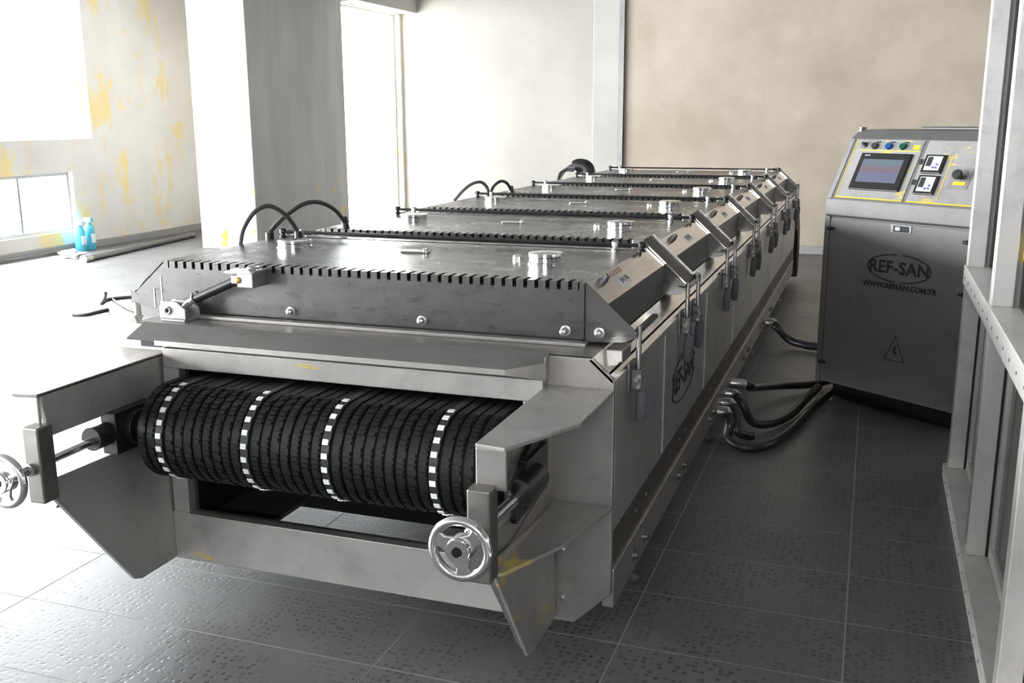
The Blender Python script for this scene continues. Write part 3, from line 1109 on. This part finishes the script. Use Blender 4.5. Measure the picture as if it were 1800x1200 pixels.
# toggle clamps on the right side
clamp_ys = [2.605]
for i in range(len(lid_ys)):
    ya = lid_ys[i] + LLEN
    clamp_ys += [ya - 0.012, (lid_ys[i + 1] if i + 1 < len(lid_ys) else ya + 0.16) + 0.02]
for k, y in enumerate(clamp_ys):
    c = sub_root('toggle_clamp')
    xk = -0.566
    lean = 0.006
    ztop = 0.895
    part(MB().cyl((xk, y, ztop), (xk, y, 0.767), 0.0075, 12), 'hook_rod', 'zinc', c, smooth=True)
    part(MB().ring((xk, y, 0.759), (1, 0, 0), 0.013, 0.005, 18, 8), 'rod_eye', 'zinc', c, smooth=True)
    bb = MB()
    bb.box(BX1, BX1 + 0.008, y - 0.035, y + 0.035, 0.717, 0.797)
    bb.box(BX1 + 0.008, BX1 + 0.038, y - 0.018, y - 0.012, 0.722, 0.777)
    bb.box(BX1 + 0.008, BX1 + 0.038, y + 0.012, y + 0.018, 0.722, 0.777)
    part(bb, 'clamp_base', 'steel_dark', c, bev=0.002)
    part(MB().cyl((BX1 + 0.026, y - 0.034, 0.754), (BX1 + 0.026, y + 0.032, 0.754), 0.008, 12).cyl((BX1 + 0.03, y - 0.03, 0.732), (BX1 + 0.03, y + 0.024, 0.732), 0.006, 12), 'pivot_pin', 'chrome', c, smooth=True)
    part(MB().lathe([(0.016, 0), (0.018, 0.006), (0.012, 0.014), (0, 0.016)], (BX1 + 0.002, y + 0.055, 0.777), (1, 0, 0), 16), 'clamp_knob', 'chrome', c, smooth=True)
    sw = 0.012 if k % 2 else 0.03
    part(MB().cyl((BX1 + 0.034, y + 0.002, 0.747), (BX1 + 0.030, y + 0.008 + sw * 0.3, 0.702), 0.009, 12), 'lever_arm', 'zinc', c, smooth=True)
    part(MB().tube([(BX1 + 0.031, y + 0.008 + sw * 0.3, 0.714), (BX1 + 0.029, y + 0.01 + sw * 0.5, 0.682), (BX1 + 0.024, y + 0.012 + sw, 0.622), (BX1 + 0.023, y + 0.013 + sw * 1.05, 0.614)], [0.0135, 0.0165, 0.0155, 0.009], 14), 'lever_grip', 'grip', c, smooth=True)

# logo on the machine side
lg = sub_root('side_logo')
yc, zc = 3.47, 0.545
n = 48
for a0, a1 in ((0.12, 0.88), (1.12, 1.9)):
    pts = []
    for k in range(n + 1):
        a = PI * (a0 + (a1 - a0) * k / n)
        pts.append((BX1 + 0.001, yc + 0.235 * math.cos(a), zc + 0.082 * math.sin(a)))
    part(MB().tube(pts, 0.0032, 6), 'oval_line', 'ink', lg)
o = place_text('lettering', 'REF-SAN', 0.108, 'ink', lg, Matrix.Translation((BX1 + 0.001, yc, zc)) @ Matrix(((0, 0, 1, 0), (1, 0, 0, 0), (0, 1, 0, 0), (0, 0, 0, 1))), bold=0.0025, spacing=1.05)
o.matrix_parent_inverse = Matrix.Translation(-MO)

# gas strut on the front left of the first lid
y0 = lid_ys[0]
p1 = Vector((-1.985, y0 - 0.052, 0.885))
p2 = Vector((-1.80, y0 - 0.052, 0.965))
st = sub_root('gas_strut')
bb = MB()
bb.box(-2.045, -1.955, y0 - 0.10, y0 - 0.012, ZD, ZD + 0.008)
part(bb, 'foot_plate', 'cast', st, bev=0.002)
bb = MB()
bb.poly_prism([(-2.045, ZD + 0.008), (-2.045, ZD + 0.062), (-1.985, ZD + 0.062), (-1.955, ZD + 0.04), (-1.955, ZD + 0.008)], 'y', y0 - 0.096, y0 - 0.088)
bb.poly_prism([(-2.045, ZD + 0.008), (-2.045, ZD + 0.055), (-1.985, ZD + 0.055), (-1.955, ZD + 0.035), (-1.955, ZD + 0.008)], 'y', y0 - 0.03, y0 - 0.022)
bb.box(-2.05, -2.04, y0 - 0.096, y0 - 0.022, ZD + 0.008, ZD + 0.05)
part(bb, 'foot_bracket', 'cast', st, bev=0.002)
part(MB().ring((-2.018, y0 - 0.098, ZD + 0.034), (0, 1, 0), 0.0095, 0.0035, 20, 8), 'bracket_eye', 'cast', st, smooth=True)
part(MB().lathe([(0.008, 0), (0.008, 0.003), (0, 0.003)], (-2.018, y0 - 0.096, ZD + 0.034), (0, -1, 0), 14), 'eye_hole', 'interior', st)
part(MB().tube([(-1.985, y0 - 0.06, ZD + 0.012), (-1.983, y0 - 0.06, ZD + 0.04), (-1.968, y0 - 0.058, ZD + 0.056), (-1.945, y0 - 0.055, ZD + 0.066)], 0.011, 12), 'rod_end', 'cast', st, smooth=True)
a = Vector((-1.952, y0 - 0.055, ZD + 0.064))
c2 = Vector((-1.79, y0 - 0.055, ZD + 0.133))
part(MB().cyl(a, c2, 0.0145, 18), 'cylinder', 'black', st, smooth=True)
part(MB().ring(a + (c2 - a) * 0.04, c2 - a, 0.016, 0.003, 20, 8), 'clip', 'zinc', st, smooth=True)
part(MB().lathe([(0.006, 0), (0.008, 0.01), (0, 0.014)], a + Vector((0.0, 0, 0.012)), (0, 0, 1), 10).lathe([(0.006, 0), (0.008, 0.01), (0, 0.014)], a + Vector((0.012, 0, 0.016)), (0, 0, 1), 10), 'clip_screws', 'zinc', st, smooth=True)
bb = MB()
bb.box(-1.775, -1.72, y0 - 0.075, y0, 0.952, 0.998)
part(bb, 'top_bracket', 'steel', st, bev=0.003)
part(MB().quad_slab([(-1.815, y0 - 0.085, 1.0), (-1.715, y0 - 0.085, 1.0), (-1.715, y0 + 0.0, 1.004), (-1.815, y0 + 0.0, 1.004)], 0.004), 'bracket_cover', 'steel_shine', st)
part(MB().box(-1.80, -1.77, y0 - 0.070, y0 - 0.045, 0.962, 0.988), 'clevis', 'cast', st, bev=0.003)
part(MB().lathe([(0.010, 0), (0.010, 0.004), (0.006, 0.006), (0, 0.006)], (-1.772, y0 - 0.075, 0.975), (0, -1, 0), 14), 'clevis_pin', 'brass', st, smooth=True)
part(MB().ring((-1.745, y0 - 0.03, 1.008), (0, 0, 1), 0.016, 0.004, 18, 8), 'shackle', 'zinc', st, smooth=True)

# power cables looping over the left ends of the lids
def cable(pxs, r=0.0085):
    c = sub_root('cable_loop')
    pts = [on_y(px, py, Y) for px, py, Y in pxs]
    part(MB().tube(arc_path(pts, 36), r, 10), 'cable', 'cable', c, smooth=True)
    return c


c = cable([(422, 432, 3.06), (428, 402, 3.06), (448, 372, 3.08), (474, 362, 3.12), (502, 378, 3.16), (520, 402, 3.2), (524, 412, 3.2)])
e = on_y(524, 412, 3.2)
part(MB().cyl(e + Vector((0, 0, 0.012)), e + Vector((0.003, 0, -0.03)), 0.013, 14, 0.016), 'plug', 'black', c, smooth=True)
c = cable([(474, 408, 3.2), (498, 383, 3.25), (530, 360, 3.32), (558, 355, 3.4), (585, 366, 3.5), (602, 385, 3.58), (606, 396, 3.6)])
e = on_y(606, 396, 3.6)
part(MB().cyl(e + Vector((-0.002, 0, 0.035)), e + Vector((0.004, 0, -0.012)), 0.012, 14, 0.017), 'plug', 'black', c, smooth=True)
e = on_y(474, 410, 3.2)
part(MB().cyl(e + Vector((0, 0, 0.004)), e + Vector((0.0, 0, -0.04)), 0.016, 14, 0.016), 'plug', 'black', c, smooth=True)
c = cable([(798, 353, 5.22), (815, 334, 5.24), (830, 323, 5.26), (845, 320, 5.28), (855, 328, 5.3), (859, 340, 5.3)], 0.009)
e = on_y(859, 340, 5.3)
part(MB().cyl(e + Vector((0, 0, 0.01)), e + Vector((0, 0, -0.03)), 0.015, 14, 0.018), 'plug', 'black', c, smooth=True)
c = cable([(862, 338, 5.32), (869, 326, 5.4), (880, 318.5, 5.48), (890, 321, 5.56), (896, 330, 5.62), (898, 337, 5.64)], 0.009)
e = on_y(898, 337, 5.64)
part(MB().cyl(e + Vector((-0.002, 0, 0.035)), e + Vector((0.004, 0, -0.008)), 0.014, 14, 0.018), 'plug', 'black', c, smooth=True)

# rear duct elbow with its bundle of cables
du = sub_root('exhaust_elbow')
Yd = 7.95
path = [on_y(1033, 316, Yd), on_y(1034, 303, Yd), on_y(1030, 294, Yd), on_y(1018, 291, Yd), on_y(1012, 294, Yd)]
part(MB().tube(arc_path(path, 20), 0.058, 18), 'elbow', 'black', du, smooth=True)
for k in range(5):
    q = [on_y(1014 - k * 1.5, 292 + k * 2, Yd - 0.03 * k), on_y(1004 - k * 2, 291 + k * 2, Yd - 0.03 * k), on_y(993 - k * 2, 300 + k, Yd - 0.04 * k), on_y(985 - k * 1, 312 + k, Yd - 0.05 * k), on_y(980, 320, Yd - 0.05 * k)]
    part(MB().tube(arc_path(q, 20), 0.011, 8), 'bundle_cable', 'cable' if k != 2 else 'zinc', du, smooth=True)

# rear discharge flap of black rubber
pts = [(8.75, 0.62), (9.05, 0.60), (9.22, 0.47), (9.30, 0.28), (9.28, 0.10), (9.2, 0.05), (9.12, 0.05), (9.08, 0.12), (9.0, 0.4), (8.9, 0.5), (8.75, 0.5)]
part(MB().poly_prism(pts, 'x', -1.95, -0.575), 'discharge_flap', 'rubber')

# ------------------------------------------------------------------ control cabinet
CABX, CABY, CABR = -0.1966, 5.2814, math.radians(-35.44)
cab = tag(empty('control_cabinet', (CABX, CABY, 0), CABR), 'grey steel control cabinet with sloping touch screen console beside the machine', 'cabinet')
W0, W1, DEP = -0.018, 0.772, 0.52
Z0, ZF = 0.10, 1.04
S0, S1 = Vector((0, 1.04)), Vector((0.165, 1.335))
MB().poly_prism([(0.012, Z0), (0.012, 0.955), (0.0, 0.962), (0.0, ZF), (0.165, 1.335), (0.235, 1.378), (DEP, 1.378), (DEP, Z0)], 'x', W0, W1).build('housing', 'cab', cab, bev=0.004)
dr = MB().box(W0 + 0.035, W1 - 0.012, 0.0, 0.012, Z0 + 0.005, 0.948).build('door', 'cab', cab, bev=0.003)
MB().box(W0, W0 + 0.031, 0.0, 0.012, Z0, 0.955).build('door_jamb', 'cab', cab, bev=0.002)
# door fittings
MB().box(0.365, 0.475, -0.004, 0.002, 0.905, 0.945).build('latch_plate', 'console_frame', dr, bev=0.004)
MB().box(0.378, 0.462, -0.007, -0.002, 0.911, 0.940).build('latch_recess', 'black', dr, bev=0.004)
MB().box(0.392, 0.42, -0.011, -0.006, 0.916, 0.936).build('latch_tongue', 'zinc', dr, bev=0.002)
for z, x in ((0.895, 0.02), (0.205, 0.02), (0.895, 0.755), (0.66, 0.757)):
    h = empty('hinge', (0, 0, 0), 0, cab)
    MB().lathe([(0.010, 0), (0.010, 0.010), (0.006, 0.014), (0, 0.014)], (x, 0.0, z), (0, -1, 0), 14).build('hinge_barrel', 'black', h, smooth=True)
    MB().box(x - 0.022, x + 0.026, -0.006, 0.0, z - 0.007, z + 0.007).build('hinge_leaf', 'black', h, bev=0.002)
# logo: oval, name, web address, warning triangle
TM = Matrix(((1, 0, 0, 0), (0, 0, -1, 0), (0, 1, 0, 0), (0, 0, 0, 1)))
lx, lz = 0.421, 0.737
for a0, a1 in ((-0.47, 0.47), (0.53, 1.47)):
    pts = [(lx + 0.170 * math.cos(PI * (a0 + (a1 - a0) * k / 40)), -0.0005, lz + 0.066 * math.sin(PI * (a0 + (a1 - a0) * k / 40))) for k in range(41)]
    MB().tube(pts, 0.0034, 6).build('oval_line', 'ink', dr)
place_text('lettering', 'REF-SAN', 0.082, 'ink', dr, Matrix.Translation((lx, -0.001, lz)) @ TM, bold=0.0022, spacing=1.06)
place_text('lettering', 'WWW.REFSAN.COM.TR', 0.036, 'ink', dr, Matrix.Translation((0.43, -0.001, 0.648)) @ TM, bold=0.001, spacing=1.02)
tri = [Vector((0.383, -0.0005, 0.291)), Vector((0.490, -0.0005, 0.291)), Vector((0.4365, -0.0005, 0.413))]
MB().tube(tri, 0.003, 6, True).build('warning_triangle', 'ink', dr)
zz = [(0.432, 0.362), (0.446, 0.362), (0.436, 0.338), (0.450, 0.338), (0.437, 0.306), (0.440, 0.328), (0.425, 0.328)]
MB().poly_prism(zz, 'y', -0.0012, 0.0).build('lightning_mark', 'ink', dr)
# recessed base block, coloured black to give the shadow under the cabinet
MB().box(0.03, W1 - 0.03, 0.09, DEP - 0.05, 0.0, Z0).build('shade_plinth', 'interior', cab)

# console: everything lies in the sloping plane; (s, t, lift) -> cabinet coordinates
SD = (S1 - S0).normalized()


def con(s, t, h=0.0):
    return Vector((s, S0.x + SD.x * t - SD.y * h, S0.y + SD.y * t + SD.x * h))


def con_slab(s0, s1, t0, t1, h, name, mat, th=0.004, bev=0.0, parent=None):
    q = [con(s0, t0, h), con(s1, t0, h), con(s1, t1, h), con(s0, t1, h)]
    return MB().quad_slab(q, th).build(name, mat, parent or cab, bev=bev)


CN = Vector((0, -SD.y, SD.x))
con_slab(W0 + 0.004, W0 + 0.028, 0.006, 0.334, 0.003, 'console_border', 'console_frame')
con_slab(0.03, 0.405, 0.012, 0.332, 0.003, 'console_plate', 'console', bev=0.001)
con_slab(0.425, 0.755, 0.012, 0.332, 0.003, 'console_plate', 'console', bev=0.001)
con_slab(0.06, 0.40, 0.272, 0.322, 0.0045, 'button_label', 'console_frame', 0.0015)
for s0, s1 in ((0.03, 0.405), (0.425, 0.755)):
    con_slab(s0, s1, 0.012, 0.018, 0.0042, 'yellow_line', 'yellow', 0.0008)
con_slab(0.03, 0.034, 0.012, 0.332, 0.0042, 'yellow_line', 'yellow', 0.0008)
con_slab(0.06, 0.40, 0.272, 0.276, 0.0052, 'yellow_line', 'yellow', 0.0006)
con_slab(0.575, 0.579, 0.03, 0.25, 0.0042, 'yellow_line', 'yellow', 0.0008)
hm = con_slab(0.092, 0.370, 0.058, 0.255, 0.014, 'touch_screen', 'black', 0.012, bev=0.003)
sc = MB().quad_slab([(0, 0, 0), (0.222, 0, 0), (0.222, 0.123, 0), (0, 0.123, 0)], 0.001).build('display', 'screen', hm)
sc.matrix_local = Matrix.Translation(con(0.118, 0.098, 0.015)) @ Matrix(((1, 0, 0, 0), (0, SD.x, -SD.y, 0), (0, SD.y, SD.x, 0), (0, 0, 0, 1)))
for k in range(4):
    q = [con(0.115 + k * 0.008, 0.2385, 0.0145), con(0.119 + k * 0.008, 0.2385, 0.0145), con(0.121 + k * 0.008, 0.2385 + 0.006 - 0.002 * (k % 2), 0.0145), con(0.117 + k * 0.008, 0.2445, 0.0145)]
    MB().quad_slab(q, 0.0003).build('maker_mark', 'label', hm)
for s, m in ((0.145, 'greybtn'), (0.224, 'bluebtn'), (0.302, 'greenbtn')):
    bt = MB().lathe([(0.017, 0.004), (0.017, 0.014), (0.0155, 0.018), (0, 0.018)], con(s, 0.294), CN, 22).build('push_button', m, cab, smooth=True)
    con_slab(s - 0.004, s + 0.026, 0.316, 0.322, 0.0052, 'button_text', 'ink', 0.0005, parent=bt)
ks = MB().lathe([(0.013, 0.004), (0.013, 0.012), (0.007, 0.014), (0.006, 0.03), (0, 0.03)], con(0.085, 0.300), CN, 18).build('key_switch', 'greybtn', cab, smooth=True)
con_slab(0.355, 0.39, 0.283, 0.306, 0.0052, 'yellow_mark', 'yellow', 0.0005)
for s0, s1, t0, t1 in ((0.444, 0.548, 0.161, 0.257), (0.448, 0.552, 0.053, 0.151)):
    tc = con_slab(s0, s1, t0, t1, 0.013, 'temperature_controller', 'black', 0.011, bev=0.004)
    con_slab(s0 + 0.014, s1 - 0.014, t0 + 0.014, t1 - 0.010, 0.0145, 'face_plate', 'white', 0.001, parent=tc)
    con_slab(s0 + 0.018, s0 + 0.044, t0 + 0.034, t1 - 0.014, 0.0155, 'readout', 'greybtn', 0.001, parent=tc)
    for ds, dt in ((0.056, 0.028), (0.072, 0.028), (0.072, 0.044)):
        MB().lathe([(0.0055, 0.0145), (0.0055, 0.0175), (0, 0.018)], con(s0 + ds, t0 + dt), CN, 12).build('key', 'blue_ink', tc, smooth=True)
    con_slab(s0 - 0.030, s0 - 0.008, t1 - 0.05, t1 - 0.022, 0.0045, 'symbol_mark', 'greybtn', 0.0004)
es = MB().lathe([(0.012, 0.003), (0.012, 0.026), (0.022, 0.028), (0.024, 0.036), (0.021, 0.044), (0, 0.046)], con(0.650, 0.150), CN, 26).build('emergency_stop', 'greybtn', cab, smooth=True)
con_slab(0.60, 0.70, 0.09, 0.20, 0.0048, 'stop_label', 'console_frame', 0.0008, parent=es)
con_slab(0.625, 0.685, 0.112, 0.128, 0.0058, 'stop_text_band', 'yellow', 0.0006, parent=es)
MB().box(0.28, 0.62, 0.30, 0.46, 1.378, 1.392).build('top_flange', 'greybtn', cab, bev=0.003)
MB().box(-0.012, 0.0, 0.22, 0.26, 1.33, 1.39).build('corner_clip', 'steel_dark', cab)
for z in (0.67, 0.62):
    MB().box(W0 - 0.018, W0, 0.05, 0.085, z, z + 0.025).build('side_latch', 'black', cab)

# ------------------------------------------------------------------ aluminium and glass partition on the right
PX = 0.37
part_root = tag(empty('glass_partition', (PX, 3.0, 0)), 'aluminium framed glass partition with ledge along the right edge', 'partition')


def pb(mb, name, mat, parent=part_root, **kw):
    o = mb.build(name, mat, None, **kw)
    o.parent = parent
    o.matrix_parent_inverse = Matrix.Translation((-PX, -3.0, 0))
    return o


posts = [4.20, 3.33, 2.46, 1.59, 0.72, -0.15]
Ztop = 2.75
pb(MB().box(PX - 0.015, PX + 0.10, posts[-1], posts[0] + 0.06, 0.0, 0.055), 'sill', 'alu', bev=0.004)
pb(MB().box(PX - 0.006, PX + 0.10, posts[-1], posts[0] + 0.06, 0.80, 0.875), 'mid_rail', 'alu', bev=0.003)
pb(MB().box(PX + 0.005, PX + 0.10, posts[-1], posts[0] + 0.06, Ztop - 0.07, Ztop), 'head_rail', 'alu', bev=0.003)
for i, y in enumerate(posts):
    pb(MB().box(PX, PX + 0.058, y, y + 0.06, 0.055, 0.80), 'lower_post', 'alu', bev=0.003)
    pb(MB().box(PX, PX + 0.062, y, y + 0.06, 0.875, Ztop - 0.07), 'upper_post', 'alu', bev=0.003)
    pb(MB().box(PX + 0.058, PX + 0.066, y + 0.004, y + 0.055, 0.055, 0.80), 'post_seal', 'rubber')
    pb(MB().box(PX + 0.062, PX + 0.09, y + 0.01, y + 0.05, 0.875, Ztop - 0.07), 'post_groove', 'wall_grey')
    if i + 1 < len(posts):
        y2 = posts[i + 1] + 0.06
        fr = MB()
        fr.box(PX + 0.066, PX + 0.096, y - 0.045, y, 0.06, 0.80)
        fr.box(PX + 0.066, PX + 0.096, y2, y2 + 0.03, 0.06, 0.80)
        fr.box(PX + 0.066, PX + 0.096, y2 + 0.03, y - 0.045, 0.06, 0.10)
        pb(fr, 'panel_frame', 'alu', bev=0.002)
        pb(MB().box(PX + 0.078, PX + 0.084, y2 + 0.02, y - 0.035, 0.09, 0.80), 'lower_pane', 'glass_dark')
        pb(MB().box(PX + 0.078, PX + 0.084, y2 - 0.01, y + 0.01, 0.875, Ztop - 0.07), 'upper_pane', 'glass_dark')
b = MB()
for y in [posts[0] + 0.02 - 0.14 * k for k in range(14)]:
    b.lathe([(0.005, 0), (0.005, 0.0015), (0, 0.003)], (PX - 0.015, y, 0.03), (-1, 0, 0), 8)
    b.lathe([(0.005, 0), (0.005, 0.0015), (0, 0.003)], (PX - 0.006, y - 0.05, 0.835), (-1, 0, 0), 8)
rv = pb(b, 'rivets', 'steel_dark')
rv['kind'] = 'stuff'
c = on_x(1799, 432, PX + 0.076)
pb(MB().lathe([(0.055, 0), (0.055, 0.001), (0, 0.001)], c, (-1, 0, 0), 28), 'yellow_sticker', 'yellow')

# ------------------------------------------------------------------ hoses between machine and cabinet


def hose(name, pts, r, label, n=48):
    base = Vector(pts[0])
    pth = [p for p in arc_path(pts, n)]
    root = tag(empty(name, (base.x, base.y, 0)), label, 'hose', 'black hoses between machine and cabinet')
    o = MB().tube([p - Vector((base.x, base.y, 0)) for p in pth], r, 14).build('hose_tube', 'hose', root, smooth=True)
    d = (pth[1] - pth[0]).normalized()
    s = pth[0] - Vector((base.x, base.y, 0))
    MB().tube([(-0.585 - base.x, s.y, s.z), s, s + d * 0.03], r * 1.25, 16).build('end_fitting', 'zinc', root, smooth=True)
    return root


hose('rubber_hose', [(-0.545, 6.50, 0.145), (-0.50, 6.46, 0.12), on_z(1388, 597, 0.05), on_z(1415, 606, 0.035), on_z(1438, 609, 0.035), on_z(1462, 611, 0.035)], 0.026,
     'short black hose from far machine rail to cabinet side')
hose('rubber_hose', [(-0.545, 4.82, 0.17), (-0.49, 4.86, 0.15), on_z(1320, 681, 0.10), on_z(1370, 678, 0.05), on_z(1420, 676, 0.035), on_z(1452, 670, 0.035), on_z(1470, 664, 0.035)], 0.020,
     'nearly straight black hose running highest to the cabinet foot')
hose('rubber_hose', [(-0.545, 4.64, 0.165), (-0.50, 4.58, 0.14), on_z(1322, 741, 0.05), on_z(1355, 744, 0.03), on_z(1390, 728, 0.03), on_z(1418, 700, 0.05), on_z(1440, 678, 0.10)], 0.020,
     'sagging black hose between the straight hose and the lowest hose')
hose('rubber_hose', [(-0.545, 4.38, 0.15), (-0.52, 4.32, 0.115), on_z(1280, 770, 0.05), on_z(1308, 786, 0.024), on_z(1346, 783, 0.024), on_z(1385, 760, 0.026), on_z(1430, 716, 0.026), on_z(1459, 690, 0.03)], 0.021,
     'lowest sagging black hose nearest the camera')
hose('rubber_hose', [(-0.545, 4.51, 0.155), (-0.51, 4.44, 0.12), on_z(1296, 757, 0.06), on_z(1312, 765, 0.035), on_z(1322, 766, 0.028)], 0.021,
     'short loose black hose stub ending inside the hose loop')

# ------------------------------------------------------------------ small things on the bright floor at the left
# cable scraps
def scrap(name, pts, r, label, mat='cable', cat='cable'):
    base = on_z(*pts[0])
    P = [on_z(px, py, r * (0.7 if len(q) < 1 else 1) + (q[0] if q else 0)) - Vector((base.x, base.y, 0)) for px, py, *q in pts]
    root = tag(empty(name, (base.x, base.y, 0)), label, cat)
    MB().tube(arc_path(P, 24), r, 8).build('cable_sheath', mat, root, smooth=True)
    return root


scrap('cable_scrap', [(128, 553), (150, 553), (172, 548), (190, 544)], 0.013, 'short dark cable offcut lying apart on the bright floor')
s2 = scrap('cable_scrap', [(178, 533), (186, 527), (205, 524), (238, 521), (262, 518)], 0.014, 'longer dark cable with bent plug end by the lid corner')
P = [on_z(178, 533, 0.03), on_z(184, 524, 0.08), on_z(186, 515, 0.14)]
for nm, pts, r in (('plug_stem', P, 0.012),):
    o = MB().tube(arc_path(pts, 10), r, 8).build(nm, 'cable', None, smooth=True)
    o.parent = s2
    o.matrix_parent_inverse = Matrix.Translation(-s2.location)
o = MB().tube(arc_path([on_z(196, 524, 0.01), on_z(210, 534, 0.01), on_z(228, 544, 0.01), on_z(248, 549, 0.01)], 16), 0.007, 8).build('thin_wire', 'cable', None, smooth=True)
o.parent = s2
o.matrix_parent_inverse = Matrix.Translation(-s2.location)

# blue spray bottles against the wall


def bottle(px, py, h, label, cap):
    p = on_z(px, py)
    r = tag(empty('spray_bottle', (p.x, p.y, 0)), label, 'bottle', 'blue bottles by the left wall')
    MB().lathe([(0.0, 0.0), (0.055, 0.0), (0.058, 0.01), (0.058, h * 0.62), (0.05, h * 0.72), (0.026, h * 0.8), (0.024, h * 0.86), (0, h * 0.86)], (0, 0, 0), (0, 0, 1), 24).build('bottle_body', 'bottle', r, smooth=True)
    MB().box(0.015, 0.06, -0.03, 0.03, h * 0.22, h * 0.5).build('bottle_label', 'bottle_white', r)
    MB().box(-0.05, 0.05, -0.022, 0.022, h * 0.86, h).build('spray_head', cap, r, bev=0.006)


bottle(143, 441, 0.34, 'pale blue bottle nearer the lower window', 'bottle_white')
bottle(160, 438, 0.36, 'deeper blue spray bottle with blue head by the wall', 'bottle')

# pipes lying along the wall
pr = tag(empty('floor_pipe', tuple(on_z(240, 436))), 'long grey metal pipe lying along the foot of the left wall', 'pipe')
a, c = on_z(148, 456, 0.03) - pr.location, on_z(339, 413, 0.03) - pr.location
MB().cyl(a, c, 0.035, 14).build('pipe_tube', 'steel_dark', pr, smooth=True)
MB().cyl(a - (c - a).normalized() * 0.02, a + (c - a).normalized() * 0.1, 0.045, 14).build('pipe_socket', 'steel', pr, smooth=True)
MB().cyl(c - (c - a).normalized() * 0.1, c, 0.042, 14).build('pipe_end', 'steel_dark', pr, smooth=True)
st_ = tag(empty('fallen_strip', tuple(on_z(60, 452))), 'dark flat strip lying under the lower window', 'strip')
a, c = on_z(0, 463, 0.07) - st_.location, on_z(136, 437, 0.07) - st_.location
MB().poly_prism([(XL + 0.052 - st_.location.x, 0.0), (XL + 0.11 - st_.location.x, 0.0), (XL + 0.11 - st_.location.x, 0.035), (XL + 0.052 - st_.location.x, 0.035)], 'y', -1.2, 0.55).build('strip_bar', 'steel_dark', st_)
rg = tag(empty('crumpled_rag', tuple(on_z(125, 452))), 'small white crumpled rag at the foot of the pipe', 'rag')
mb = MB()
bmesh.ops.create_icosphere(mb.bm, subdivisions=3, radius=0.09)
for v in mb.bm.verts:
    k = 1 + 0.35 * math.sin(v.co.x * 70) * math.cos(v.co.y * 55) + 0.2 * math.sin(v.co.z * 90)
    v.co = Vector((v.co.x * k * 1.6, v.co.y * k, max(0.0, v.co.z * 0.5 * k + 0.03)))
mb.build('rag_cloth', 'white', rg, smooth=True)
